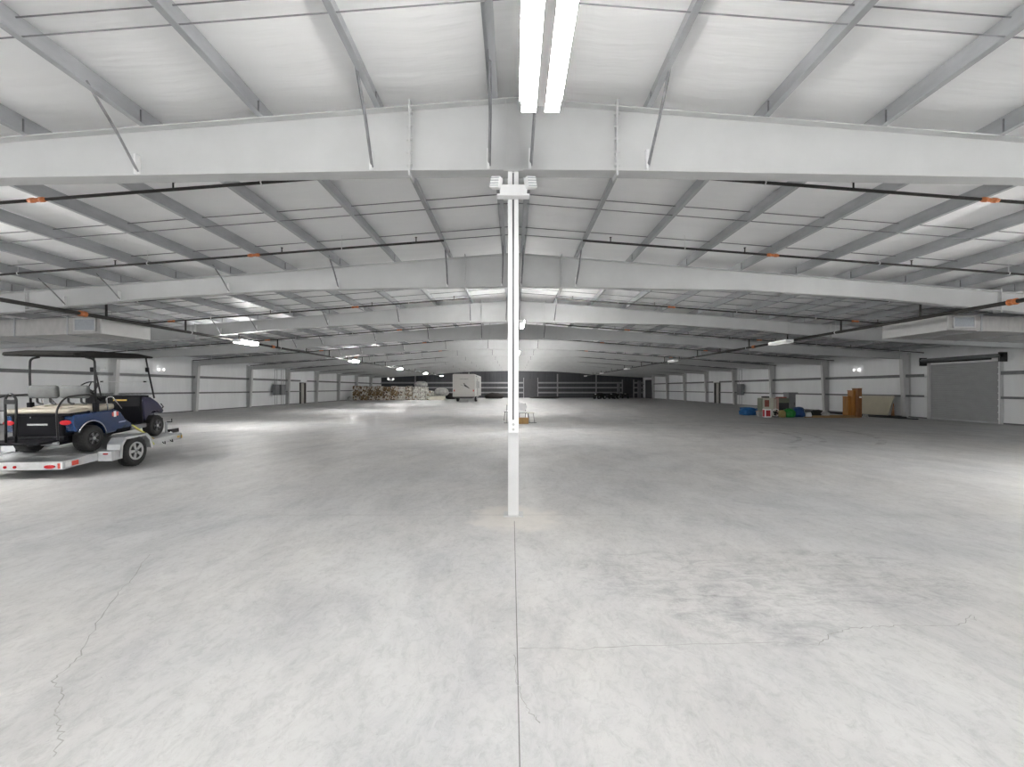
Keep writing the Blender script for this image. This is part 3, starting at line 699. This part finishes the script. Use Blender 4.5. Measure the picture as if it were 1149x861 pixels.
for s in (-1, 1): obj('tongue_bar', tb([(s*.5, LF-.1, -.1), (0, 3.02, -.12)], .038, 4), 'alum', tr)
cp = obj('coupler', bx(-.05, .05, 2.95, 3.25, -.14, -.04), 'black', tr, bevel=.01)
obj('jack_post', tb([(0, 2.85, -.16), (0, 2.85, .18)], .028, 10), 'galv', cp); obj('jack_handle', tb([(0, 2.85, .17), (.14, 2.85, .17), (.14, 2.85, .25)], .012), 'black', cp)
obj('marker_light', bx(hw, hw+.012, LF-.16, LF-.09, -.09, -.05), 'amber', tr)
obj('marker_light', bx(hw, hw+.012, LF-.03, LF+.0, -.12, -.05), 'amber', tr)
for y in (1.5, 1.75): obj('strap_ring', tb([(hw, y, -.10), (hw+.03, y, -.13), (hw+.03, y+.05, -.15), (hw, y+.08, -.10)], .01), 'black', tr)

# ------------------------------------------------------------------ golf cart
CL = (-8.55, 8.409, .36); CR = (.062, 0, .11)
gc = thing('golf_cart', 'metallic blue golf cart with dark roof and grey seat backs, standing on the trailer', 'golf cart', CL, CR)
WB = 1.76; tr_r = .245
def arcpts(cy_, cz, r, a0, a1, n=10): return [(cy_+r*math.cos(a0+(a1-a0)*i/n), cz+r*math.sin(a0+(a1-a0)*i/n)) for i in range(n+1)]
# rear body: side panels with wheel arches and the bucket between them
side = [(-.50, .40)] + [(-.53, .60), (-.50, .735), (.60, .735), (.74, .66), (.86, .50), (1.02, .40), (1.05, .30), (.36, .28)] + arcpts(0, .245, .345, .12, PI-.42, 12)[0:]
side = [(-.36, .42), (-.41, .60), (-.37, .735), (.60, .735), (.74, .66), (.86, .50), (1.02, .40), (1.05, .30)] + arcpts(0, .245, .33, .08, PI-.5, 14)
body = None
for s in (-1, 1):
    b = obj('rear_fender', prism(B(), side, *sorted((s*.37, s*.565)), 'x'), 'blue', gc, bevel=.025)
    obj('arch_trim', tb([(s*.568, y, z) for y, z in arcpts(0, .245, .335, .1, PI-.5, 16)], .014, 6), 'chrome', b, smooth=True)
    bm2 = B(); prism(bm2, [(s*.455+.09*math.cos(a*PI/8), .60+.045*math.sin(a*PI/8)) for a in range(16)], -.43, -.38, 'y'); obj('tail_light', bm2, 'redlens', b, bevel=.006)
    obj('side_decal', bx(*sorted((s*.564, s*.569)), .50, .66, .60, .68), 'redtape', b)
    obj('side_decal', bx(*sorted((s*.563, s*.570)), .54, .60, .585, .70), 'whtape', b)
    obj('nameplate', bx(*sorted((s*.563, s*.570)), .66, .84, .45, .475), 'chrome', b)
bk = obj('rear_body', bx(-.42, .42, -.42, .60, .34, .74), 'bodyblack', gc, bevel=.03)
obj('rear_bumper', bx(-.46, .46, -.47, -.38, .27, .36), 'bodyblack', bk, bevel=.02)
obj('nameplate', bx(-.16, .17, -.428, -.42, .555, .585), 'chrome', bk)
obj('lock', lathe(B(), [(.012, -.428), (.012, -.42)], 10, 'y', (-.1, 0, .70)), 'chrome', bk)
obj('chassis', bx(-.36, .36, -.45, 2.0, .20, .34), 'bodyblack', gc)
obj('floor_pan', bx(-.57, .57, .60, 1.52, .28, .33), 'bodyblack', gc, bevel=.01)
for s in (-1, 1): obj('rocker_panel', bx(*sorted((s*.55, s*.59)), .98, 1.42, .25, .34), 'greycab', gc, bevel=.01)
obj('muffler', tb([(.12, -.5, .24), (.38, -.5, .24)], .035, 10), 'galv', gc, smooth=True)
# seats
def cushion(x0, x1, y0, y1, z0, z1, m, nm, par, r=.035, mtx=None):
    return obj(nm, box(B(), x0, x1, y0, y1, z0, z1, mtx), m, par, bevel=r, smooth=True)
cushion(-.50, .56, -.46, -.02, .765, .845, 'beige', 'rear_seat', gc)
obj('rear_seat_base', bx(-.48, .54, -.44, 0.02, .72, .77), 'bodyblack', gc, bevel=.01)
cushion(-.54, .54, .10, .62, .74, .85, 'beige', 'front_seat', gc)
for (a, b) in ((-.53, -.03), (0.0, .50)):
    cushion(a, b, .02, .12, 1.00, 1.245, 'greyv', 'backrest', gc, .045)
    for q in (a+.14, b-.14): obj('backrest_bracket', tb(arc([(q, .06, 1.01), (q, .06, .93), (q+.04, .06, .90), (q+.09, .06, .90)], 4, .03), .018), 'black', gc)
for s in (-1, 1): obj('hip_restraint', tb(arc([(s*.57, .40, .74), (s*.575, .36, .98), (s*.575, .44, 1.0), (s*.575, .52, .99), (s*.57, .74, .74)], 5, .06), .013), 'chrome', gc, smooth=True)
# roof, struts
prof = [(-.34, 1.81), (-.30, 1.79), (1.70, 1.765), (1.76, 1.775), (1.74, 1.80), (1.3, 1.86), (.1, 1.90), (-.32, 1.86)]
rf = obj('roof', prism(B(), prof, -.58, .58, 'x'), 'roofc', gc, bevel=.02)
for s in (-1, 1):
    obj('rear_strut', tb(arc([(s*.40, .16, 1.775), (s*.555, .16, 1.74), (s*.56, .14, 1.5), (s*.56, .12, .80)], 6, .12), .019, 10), 'black', gc, smooth=True)
    obj('strut_clamp', bx(*sorted((s*.53, s*.59)), .07, .17, .74, .92), 'bodyblack', gc, bevel=.01)
    obj('front_strut', tb([(s*.53, 1.58, 1.775), (s*.54, 1.62, 1.5), (s*.55, 1.76, .86)], .017, 10), 'black', gc, smooth=True)
    sb = obj('side_bar', tb(arc([(s*.55, -.70, .34), (s*.55, -.70, .88), (s*.54, -.50, 1.07), (s*.52, .03, 1.08), (s*.55, .12, 1.02)], 6, .14), .015, 8), 'black', gc, smooth=True)
    obj('mirror', box(B(), -.035, .035, -.02, .02, -.05, .05, Matrix.Translation((s*.56, 1.56, 1.51))), 'bodyblack', gc, bevel=.012)
    obj('mirror_arm', tb([(s*.56, 1.57, 1.49), (s*.55, 1.66, 1.36)], .008), 'black', gc)
# rear foot rest with hoop
obj('foot_rest', bx(-.52, .52, -1.02, -.66, .30, .335), 'bodyblack', gc, bevel=.006)
for x in (-.3, .3): obj('foot_rest_arm', tb([(x, -.95, .29), (x, -.45, .25)], .02), 'black', gc)
hp = obj('grab_hoop', tb(arc([(-.075, -.90, .335), (-.085, -.86, 1.08), (0, -.86, 1.17), (.085, -.86, 1.08), (.075, -.90, .335)], 6, .09), .018, 8), 'black', gc, smooth=True)
obj('hoop_pad', bx(-.08, .08, -.885, -.855, .98, 1.06), 'black', hp, bevel=.01)
obj('hoop_rung', tb([(-.08, -.88, .80), (.08, -.88, .80)], .009), 'black', hp)
obj('hoop_rung', tb([(-.6, -.70, .85), (-.08, -.87, .87)], .012), 'black', hp)
# front cowl
fside = [(1.40, .40), (1.38, .60), (1.36, .86), (1.42, .92), (1.62, .90), (1.86, .76), (2.0, .62), (2.05, .54), (2.0, .50)] + arcpts(WB, .245, .33, .85, PI-.45, 12)
for s in (-1, 1): 
    b = obj('front_fender', prism(B(), fside, *sorted((s*.36, s*.57)), 'x'), 'navy', gc, bevel=.03)
    bm2 = B(); prism(bm2, [(s*.44+.07*math.cos(a*PI/8), .56+.04*math.sin(a*PI/8)) for a in range(16)], 2.06, 2.085, 'y'); obj('headlight', bm2, 'white', b)
fc = obj('front_cowl', prism(B(), [(1.42, .34), (1.40, .90), (1.62, .93), (1.88, .78), (2.04, .60), (2.08, .36)], -.37, .37, 'x'), 'navy', gc, bevel=.04)
obj('front_bumper', bx(-.45, .45, 2.06, 2.2, .27, .36), 'bodyblack', fc, bevel=.02)
dash = obj('dashboard', prism(B(), [(1.30, .72), (1.33, .93), (1.42, .955), (1.60, .94), (1.60, .90), (1.40, .90), (1.39, .34), (1.35, .34)], -.55, .55, 'x'), 'bodyblack', gc, bevel=.015)
obj('dash_badge', bx(.02, .28, 1.306, 1.32, .84, .87), 'amber', dash)
stc = obj('steering_column', tb([(-.25, 1.38, .80), (-.25, 1.02, 1.12)], .025, 10), 'black', gc)
m = Matrix.Translation((-.25, 1.01, 1.135)) @ Matrix.Rotation(.85, 4, 'X')
bm = tb([(.17*math.cos(a*PI/12), .17*math.sin(a*PI/12), 0) for a in range(24)], .013, 8, True)
for a in (PI/2, PI*7/6, -PI/6): tube(bm, [(0, 0, -.01), (.165*math.cos(a), .165*math.sin(a), 0)], .012, 6)
bmesh.ops.transform(bm, matrix=m, verts=bm.verts); obj('steering_wheel', bm, 'black', stc, smooth=True)
ws = obj('windshield', prism(B(), [(1.595, 1.70), (1.600, 1.70), (1.765, .93), (1.760, .93)], -.52, .52, 'x'), 'glass', gc)
obj('windshield_hinge', tb([(-.53, 1.68, 1.24), (.53, 1.68, 1.24)], .006), 'bplate', ws)
for x in (-.49, .40): obj('hinge_clip', bx(x, x+.05, 1.665, 1.70, 1.225, 1.255), 'black', ws)
for s in (-1, 1):
    wheel(gc, 'wheel', tr_r, .21, s*.60, 0, tr_r, .13, 'bodyblack', s)
    wheel(gc, 'wheel', .235, .19, s*.60, WB, .235, .13, 'bodyblack', s)
    obj('brush_guard', tb([(s*.40, 2.12, .50), (s*.46, 2.2, .62), (s*.50, 2.06, .70)], .014), 'black', gc)
# tie-down straps: from cart floor down to the trailer rail
for i, (pts, m_) in enumerate(((((.60, .95, .36), (.84, 1.03, .14), (.90, 1.12, -.09)), 'yellow'), (((.60, 1.02, .28), (.76, 1.25, .05), (.80, 1.38, -.06)), 'ochre'))):
    bm = B(); prev = None
    for p in pts:
        p = Vector(p); q = [bm.verts.new(p+Vector((0, dy, dz))) for dy, dz in ((-.022, 0), (.022, 0), (.022, .006), (-.022, .006))]
        if prev: [bm.faces.new((prev[j], prev[(j+1) % 4], q[(j+1) % 4], q[j])) for j in range(4)]
        else: bm.faces.new(q)
        prev = q
    bm.faces.new(prev[::-1])
    o = obj('ratchet_strap', bm, m_); o.location = CL; o.rotation_euler = TR
    tag(o, ('bright yellow ratchet strap from the golf cart step down to the trailer rail', 'dull ochre strap near the golf cart front wheel, behind the yellow one')[i], 'strap')

# ------------------------------------------------------------------ camper trailer
rv = thing('camper_trailer', 'pale camper trailer with a dark leaping emblem on its rear wall, parked far back', 'camper', (-5.55, 50, 0))
hwv, z0, z1, Lv = 1.24, .62, 3.16, 9.5
obj('body', prism(B(), [(-hwv, z0), (hwv, z0), (hwv, z1-.06), (hwv-.08, z1), (-hwv+.08, z1), (-hwv, z1-.06)], 0, Lv, 'y'), 'rvwall', rv, bevel=.03)
em = obj('emblem', prism(B(), [(-.10, 2.17), (.03, 2.12), (.12, 2.16), (.06, 2.04), (.22, 1.92), (.48, 1.72), (.70, 1.50), (.55, 1.56), (.32, 1.68), (.12, 1.76), (.02, 1.92), (.0, 2.06)], -.012, -.002, 'y'), 'rvdark', rv)
obj('emblem', prism(B(), [(-.35, 1.98), (-.1, 1.86), (.1, 1.80), (-.05, 1.82), (-.38, 1.94)], -.012, -.002, 'y'), 'panel', rv)
bm = B()
for i, hh in enumerate((1, .8, .9, .8, .7, .8, .9, .8, 1)):
    x = -.46+i*.11; box(bm, x, x+.05, -.01, -.002, 2.56, 2.56+.1*hh); box(bm, x, x+.085, -.01, -.002, 2.56+.045*(i % 2), 2.58+.045*(i % 2))
obj('lettering', bm, 'panel', rv)
for s in (-1, 1):
    obj('corner_trim', bx(*sorted((s*(hwv-.03), s*(hwv+.012))), -.012, .03, z0, z1-.06), 'ductw', rv)
    obj('tail_light', bx(*sorted((s*1.02, s*1.12)), -.015, -.002, 1.2, 1.4), 'redlens', rv)
    for y in (2.9, 3.8): wheel(rv, 'wheel', .36, .22, s*1.18, y, .36, .2, 'alloy', s)
obj('bumper', bx(-1.15, 1.15, -.12, 0, .5, .62), 'rvdark', rv); obj('underframe', bx(-1.0, 1.0, .1, 8.6, .42, .62), 'rvdark', rv)
for x in (-.62, .42): obj('stabiliser_leg', tb([(x, .3, 0.01), (x+.25, .3, .45)], .05, 6), 'alloy', rv)
obj('roof_vent', bx(-.25, .45, .6, 1.6, z1, z1+.26), 'rvdark', rv, bevel=.04)
obj('rear_ladder', tb([(-.9, -.1, 1.0), (-.9, -.1, 1.02)], .01), 'alloy', rv)
aw = obj('awning', tb([(hwv+.09, .8, 2.95), (hwv+.09, 6.5, 2.95)], .08, 10), 'ductw', rv, smooth=True)
for y in (1.0, 6.3): obj('awning_arm', tb([(hwv+.07, y, .9), (hwv+.07, y, 2.9)], .03, 6), 'alloy', aw)
obj('side_window', bx(hwv, hwv+.02, 1.3, 2.4, 1.6, 2.4), 'rvdark', rv); obj('side_window', bx(hwv, hwv+.02, 4.8, 6, 1.6, 2.4), 'rvdark', rv); obj('side_door', bx(hwv, hwv+.025, 3.2, 3.95, .75, 2.7), 'greycab', rv)

# ------------------------------------------------------------------ pile of bales
protos = {}
def bale(kind, seed):
    key = (kind, seed)
    if key in protos: return protos[key].copy()
    bm = blob(B(), .455, .47, .33, amp=.06, seed=seed, box_p=6, flat=True)
    o = obj('waste_bale', bm, kind, smooth=False); protos[key] = o; COL.objects.unlink(o); return o
P0, P1 = Vector((-20.7, 57.5)), Vector((-9.9, 61.0)); rnd = random.Random(3)
cnt = 0; rows_n = 12
COLW = ['left end', 'second stack', 'third stack', 'fourth stack', 'fifth stack', 'sixth stack', 'seventh stack', 'eighth stack', 'ninth stack', 'tenth stack', 'eleventh stack', 'right end']
LV = ['bottom', 'middle', 'top']
for i in range(rows_n):
    hts = 3 if i not in (10, 11) else (1 if i == 11 else 2)
    for dep in range(2):
        for lv in range(hts):
            t = (i+.5)/rows_n; p = P0+(P1-P0)*t
            kind = 'bale_white' if i > 7 or (i > 5 and rnd.random() < .5) else ('bale_mixed' if rnd.random() < .4 or i > 5 else 'bale_brown')
            o = bale(kind, rnd.randint(0, 3)); COL.objects.link(o)
            top_ = lv == hts-1
            o.location = (p.x+rnd.uniform(-.01, .01), p.y+dep*1.03+rnd.uniform(-.03, .03), lv*.585+.0)
            o.rotation_euler = (0, 0, rnd.uniform(-.03, .03)+PI*rnd.randint(0, 1)); o.scale = (1, 1, rnd.uniform(.8, 1.3) if top_ else 1)
            if top_: o.rotation_euler.y = rnd.uniform(-.12, .12)
            col = {'bale_white': 'white', 'bale_mixed': 'mixed', 'bale_brown': 'brown'}[kind]
            tag(o, '%s bale, %s level, %s %s, in the far left pile' % (col, LV[lv], ('front', 'back')[dep], COLW[i]+(' stack' if 'end' in COLW[i] else ' from the left')), 'bale', 'bales piled at the far left')
o = obj('plastic_bag', blob(B(), 1.0, .7, .62, amp=.08, seed=5), 'clearbag', smooth=True); o.location = (-9.75, 60.6, .57); tag(o, 'large grey clear-plastic bag heaped on the right end of the bale pile', 'bag')
o = obj('plastic_bag', blob(B(), .9, .6, .45, amp=.1, seed=8), 'clearbag', smooth=True); o.location = (-12.5, 60.4, 1.76); tag(o, 'brownish grey plastic bag on top of the bale pile, left of the large bag', 'bag')
o = obj('white_carton', bx(-1.05, 1.05, -.5, .5, 0, .55), 'cream', bevel=.03); o.location = (-10.1, 59.2, 0); o.rotation_euler.z = .1; tag(o, 'long low cream carton in front of the right end of the bale pile', 'carton')
o = obj('rubbish_bag', blob(B(), .35, .3, .3, amp=.1, seed=9), 'clearbag', smooth=True); o.location = (-20.6, 56.2, 0); tag(o, 'small pale rubbish bag on the floor at the left foot of the bale pile', 'bag')
for j, (x, y, sx, lab) in enumerate(((-9.0, 65, 1.0, 'dark tarpaulin-covered heap on the floor left of the camper trailer'), (-2.9, 68, 1.4, 'dark low heap on the floor right of the camper trailer'), (4.9, 69, 2.2, 'flat dark heap by the far wall right of the dark roll-up door'))):
    o = obj('covered_heap', blob(B(), sx, .6, (.5, .5, .2)[j], amp=.15, seed=20+j), 'dark', smooth=True); o.location = (x, y, 0); tag(o, lab, 'heap')

# quad bikes by the far wall
def quad(x, y, rz, label):
    q = thing('quad_bike', label, 'quad bike', (x, y, 0), (0, 0, rz), 'vehicles by the far wall')
    obj('body', prism(B(), [(-.75, .45), (-.8, .75), (-.3, .8), (0, .72), (.3, .86), (.75, .8), (.85, .5), (.3, .35), (-.3, .35)], -.22, .22, 'x'), 'dark', q, bevel=.03)
    for s in (-1, 1):
        for yy in (-.6, .6):
            wheel(q, 'wheel', .30, .22, s*.52, yy, .30, .14, 'alloy' if s*yy > 0 else 'bodyblack', s)
            obj('mudguard', prism(B(), [(yy-.34, .62), (yy-.2, .72), (yy+.2, .72), (yy+.34, .62), (yy+.3, .60), (yy-.3, .60)], *sorted((s*.2, s*.54)), 'x'), 'dark', q)
    obj('seat', bx(-.16, .16, -.55, .1, .78, .90), 'black', q, bevel=.03)
    obj('handlebar', tb([(-.36, .25, 1.12), (-.1, .35, 1.05), (.1, .35, 1.05), (.36, .25, 1.12)], .018), 'black', q)
    obj('front_rack', tb([(-.3, .45, .9), (.3, .45, .9), (.3, .8, .9), (-.3, .8, .9)], .015, 6, True), 'black', q); obj('headlight', bx(-.12, .12, .8, .87, .68, .76), 'white', q)
    return q
quad(12.6, 65.2, 2.2, 'dark quad bike near the far right corner, left one of three'); quad(14.9, 66.2, 2.5, 'dark quad bike near the far right corner, middle one of three')
quad(17.2, 68.5, 2.9, 'dark quad bike near the far right corner, right one of three')
# stored panels in the far right corner
for j, (x, wd, h, m_) in enumerate(((16.9, .35, 2.5, 'greycab'), (20.25, .45, 2.8, 'greycab'))):
    o = obj('storage_rack', bx(-wd/2, wd/2, -.3, .3, 0, h), m_, bevel=.02); o.location = (x, 71.6, 0); tag(o, ('narrow grey storage rack left of the dark door in the far right corner', 'grey storage rack right of the dark door in the far right corner')[j], 'rack')
    obj('shelf', bx(-wd/2-.02, wd/2+.02, -.33, .0, h*.5, h*.5+.04), 'fargirt', o)

# ------------------------------------------------------------------ chairs and box behind the post
def chair(loc, rz, label):
    c = thing('upholstered_chair', label, 'chair', loc, (0, 0, rz), 'chairs behind the nearest post')
    bm = B(); prism(bm, [(-.15, .52), (-.24, .60), (-.25, .72), (-.19, .82), (-.10, .875), (0, .89), (.10, .875), (.19, .82), (.25, .72), (.24, .60), (.15, .52)], .17, .22, 'y'); obj('backrest', bm, 'white', c, bevel=.015)
    obj('seat', bx(-.22, .22, -.22, .18, .44, .49), 'white', c, bevel=.02)
    for sx in (-1, 1):
        obj('leg', tb([(sx*.20, -.20, .44), (sx*.22, -.24, 0)], .013), 'black', c); obj('leg', tb([(sx*.20, .20, .86), (sx*.20, .20, .44), (sx*.22, .26, 0)], .013), 'black', c)
    obj('seat_frame', tb([(-.22, -.22, .43), (.22, -.22, .43), (.22, .19, .43), (-.22, .19, .43)], .013, 8, True), 'black', c)
    return c
chair((.42, 20.4, 0), .25, 'white round-backed chair with black legs behind the brown box, right of the nearest post')
chair((-.12, 21.4, 0), -.9, 'white chair mostly hidden behind the nearest post')
o = thing('cardboard_box', 'brown cardboard box on the floor in front of the white chair', 'box', (.45, 19.6, 0))
obj('carton', bx(-.21, .21, -.17, .17, 0, .26), 'cardb', o)
for s in (-1, 1): obj('flap', prism(B(), [(s*.21, .26), (s*.27, .16), (s*.262, .155), (s*.205, .25)], -.16, .16, 'y'), 'cardb', o)
st = thing('metal_stand', 'low thin metal stand on the floor right of the brown cardboard box', 'stand', (.80, 19.9, 0))
for x in (-.1, .12): obj('leg', tb([(x-.03*1, 0, .44), (x+.03, 0, 0.02)], .012), 'panel', st)
obj('top_bar', bx(-.18, .14, -.04, .04, .44, .47), 'cream', st); obj('foot_bar', bx(-.16, .24, -.02, .02, 0, .025), 'panel', st)
st2 = thing('clothes_rail', 'thin upright metal frame on the floor just left of the nearest post', 'frame', (-.24, 19.9, 0))
obj('upright', tb([(-.05, 0, .02), (-.05, 0, .82)], .014), 'panel', st2); obj('top_bar', bx(-.05, .15, -.02, .02, .80, .84), 'cream', st2); obj('foot_bar', bx(-.18, .12, -.03, .03, 0, .025), 'panel', st2)

# ------------------------------------------------------------------ things by the right wall
def at(px, D): return ((px-576)*D/FPX, D, 0)
def bag(px, D, sx, sy, sz, m_, seed, label, name='plastic_bundle', rz=0):
    o = obj(name, blob(B(), sx, sy, sz, amp=.13, seed=seed, box_p=3), m_, smooth=True); o.location = at(px, D); o.rotation_euler.z = rz; return tag(o, label, 'bundle' if 'bundle' in name else 'bag')
bag(839.5, 25.8, .44, .35, .26, 'bluebag', 31, 'large blue tarpaulin bundle on the floor, leftmost of the things by the right wall')
bag(852, 25.6, .2, .3, .24, 'dkblue', 32, 'small dark blue bundle between the large blue bundle and the pale basket')
bag(885, 23.9, .26, .25, .26, 'greenbag', 33, 'bright green plastic bag in front of the black-fronted cabinet', 'plastic_bag')
bag(895, 24.2, .28, .3, .29, 'dkblue', 34, 'dark blue bundle on the floor right of the green bag')
bag(877.5, 23.8, .14, .2, .22, 'ochre', 35, 'ochre canvas sack left of the green bag', 'canvas_sack')
bag(907.5, 24.0, .12, .12, .15, 'white', 36, 'small white bundle at the left end of the timber planks')
bag(917, 24.4, .3, .25, .2, 'dark', 37, 'black cloth bundle lying on the timber planks')
bag(925, 24.2, .22, .2, .17, 'clearbag', 38, 'crumpled pale grey bundle right of the black cloth bundle')
o = thing('appliance_carton', 'cream carton with a dark red picture standing behind the red box', 'carton', at(862, 24.9))
obj('carton', bx(-.30, .34, 0, .45, 0, 1.02), 'cream', o, bevel=.01); obj('picture', bx(-.20, .05, -.006, 0, .52, .90), 'brownred', o); obj('side_panel', bx(-.36, -.305, .02, .45, 0, 1.0), 'olive', o); obj('lid', bx(-.16, .12, .1, .4, 1.02, 1.1), 'dark', o)
o = thing('red_box', 'red box with white edges in front of the cream carton', 'box', at(862, 23.8))
obj('carton', bx(-.17, .17, 0, .25, 0, .44), 'white', o, bevel=.01); obj('red_face', bx(-.12, .12, -.008, 0, .05, .38), 'red', o); obj('red_side', bx(-.176, -.17, .03, .22, .04, .40), 'red', o)
o = thing('floor_fan', 'round floor fan with pale rim, right of the red box', 'fan', at(870.5, 24.0))
obj('rim', tb([(.19*math.cos(a*PI/12), 0, .25+.19*math.sin(a*PI/12)) for a in range(24)], .016, 8, True), 'white', o, smooth=True)
obj('motor', lathe(B(), [(.05, -.03), (.06, 0), (.05, .1)], 14, 'y', (0, 0, .25)), 'dark', o)
bm = B()
for a in range(4): box(bm, -.035, .035, -.004, .004, .04, .17, Matrix.Translation((0, .02, .25)) @ Matrix.Rotation(a*PI/2+.4, 4, 'Y') @ Matrix.Rotation(.4, 4, 'Z'))
obj('blade', bm, 'dark', o); obj('foot', bx(-.14, .14, -.08, .1, 0, .035), 'dark', o); obj('stem', bx(-.03, .03, .02, .06, .02, .2), 'dark', o)
bm = B(); prism(bm, [(-.14, 0), (.14, 0), (.18, .28), (-.18, .28)], 0, .3, 'y'); o = obj('laundry_basket', bm, 'clearbag', bevel=.01); o.location = at(855, 24.6); tag(o, 'pale grey plastic basket left of the red box', 'basket')
obj('rim', bx(-.195, .195, -.015, .315, .27, .30), 'pink', o)
o = thing('black_front_cabinet', 'low cabinet with pink side and open black front behind the green bag', 'cabinet', at(880, 25.0))
obj('top_panel', bx(-.30, .28, 0, .45, .74, 1.0), 'olive', o); obj('side_panel', bx(-.36, -.30, 0, .45, 0, 1.0), 'pink', o); obj('front', bx(-.30, .28, .03, .45, 0, .74), 'black', o); obj('rail', bx(-.48, -.42, .05, .1, 0, .95), 'cream', o); obj('upper_trim', bx(-.25, .2, .1, .4, 1.0, 1.07), 'brownred', o)
o = thing('tall_grey_cabinet', 'tall plain grey metal cabinet right of the black-fronted cabinet', 'cabinet', at(889, 25.3))
obj('body', bx(-.2, .19, 0, .5, 0, 1.28), 'greycab', o, bevel=.01); obj('top_lip', bx(-.21, .32, -.01, .51, 1.28, 1.32), 'galvd', o); obj('handle', bx(.1, .12, -.02, 0, .6, .75), 'black', o)
def tallcab(px0, px1, D, h, m_, label, lab2=False):
    X0 = (px0-576)*D/FPX; X1 = (px1-576)*D/FPX; wd = X1-X0
    c = thing('wooden_cabinet', label, 'cabinet', ((X0+X1)/2, D, 0), group='wooden cabinets by the right wall')
    obj('carcass', bx(-wd/2, wd/2, 0, .4, 0, h), m_, c, bevel=.006); obj('door', bx(-wd/2+.02, wd/2-.02, -.018, 0, .08, h-.05), m_, c, bevel=.006)
    obj('top_board', bx(-wd/2-.015, wd/2+.015, -.02, .42, h, h+.025), m_, c); obj('knob', lathe(B(), [(.012, -.04), (.016, -.02), (.01, -.017)], 10, 'y', (wd/2-.05, 0, h*.5)), 'chrome', c)
    if lab2: obj('sticker', bx(-.05, .08, -.022, -.018, h-.50, h-.42), 'white', c)
tallcab(951.6, 956.2, 24.2, 1.10, 'wood', 'shortest orange-brown wooden cabinet, leftmost of three beside each other')
tallcab(957.2, 961.2, 24.0, 1.42, 'wood', 'middle orange-brown wooden cabinet of three beside each other')
tallcab(962.4, 967.2, 23.8, 1.54, 'woodd', 'tallest darkest wooden cabinet with a white sticker, rightmost of three', True)
# planks
for j, (a, b, D, z, rz) in enumerate(((903, 946, 23.7, 0, .02), (906, 952, 24.0, 0, -.03), (912, 958, 23.85, .05, .01), (925, 965, 23.55, 0, .04), (930, 952, 24.2, .05, -.02))):
    L = (b-a)*D/FPX; o = obj('timber_plank', bx(-L/2, L/2, -.07, .07, 0, .045), 'plank', bevel=.004); o.location = ((a+b)/2*D/FPX-576*D/FPX, D, z); o.rotation_euler.z = rz
    tag(o, ('timber plank lying nearest the left end of the plank heap', 'long timber plank second from the front of the heap', 'timber plank lying on top of the other planks', 'timber plank lying frontmost, reaching the wooden cabinets', 'short timber plank at the back of the heap')[j], 'plank', 'timber planks on the floor')
# long dark pipes and boards on floor by wall
for j, (p, q, r_, lab) in enumerate((((19.4, 29.6, .06), (19.6, 25.0, .06), .06, 'black pipe lying along the right wall left of the cabinets'), ((19.9, 25.8, .05), (20.2, 22.9, .05), .05, 'black pipe lying on the floor in front of the leaning plywood sheet'), ((19.3, 24.2, .035), (19.9, 21.9, .035), .03, 'thin dark pipe lying on the floor right of the wooden cabinets'))):
    o = obj('black_pipe', tb([p, q], r_, 10), 'black', smooth=True); tag(o, lab, 'pipe', 'pipes along the right wall')
bm = B(); prism(bm, [(20.55, .02), (20.92, 1.13), (20.90, 1.135), (20.53, .025)], 24.45, 26.9, 'y')
o = obj('plywood_sheet', bm, 'ply'); tag(o, 'large pale plywood sheet leaning on the right wall beside the wooden cabinets', 'sheet')
bm = B(); prism(bm, [(24.12, 0), (24.16, .75), (24.18, .75), (24.32, 0)], 20.6, 20.64, 'x'); o = obj('wood_offcut', bm, 'woodd'); tag(o, 'dark triangular wood offcut leaning between the plywood sheets and the wall column', 'offcut')
for j, (px, D, lab) in enumerate(((969.5, 23.6, 'small pale paint can on the floor at the foot of the darkest cabinet'), (972.5, 23.7, 'small pale paint can on the floor, right of the other can'))):
    o = obj('paint_can', lathe(B(), [(.06, 0), (.062, .01), (.06, .02), (.06, .14), (.064, .15), (.055, .155)], 14, 'z'), 'clearbag', smooth=True); o.location = at(px, D); tag(o, lab, 'can')
    obj('lid', lathe(B(), [(.052, .155), (.05, .16)], 14, 'z'), 'galv', o)
bpy.context.view_layer.update()
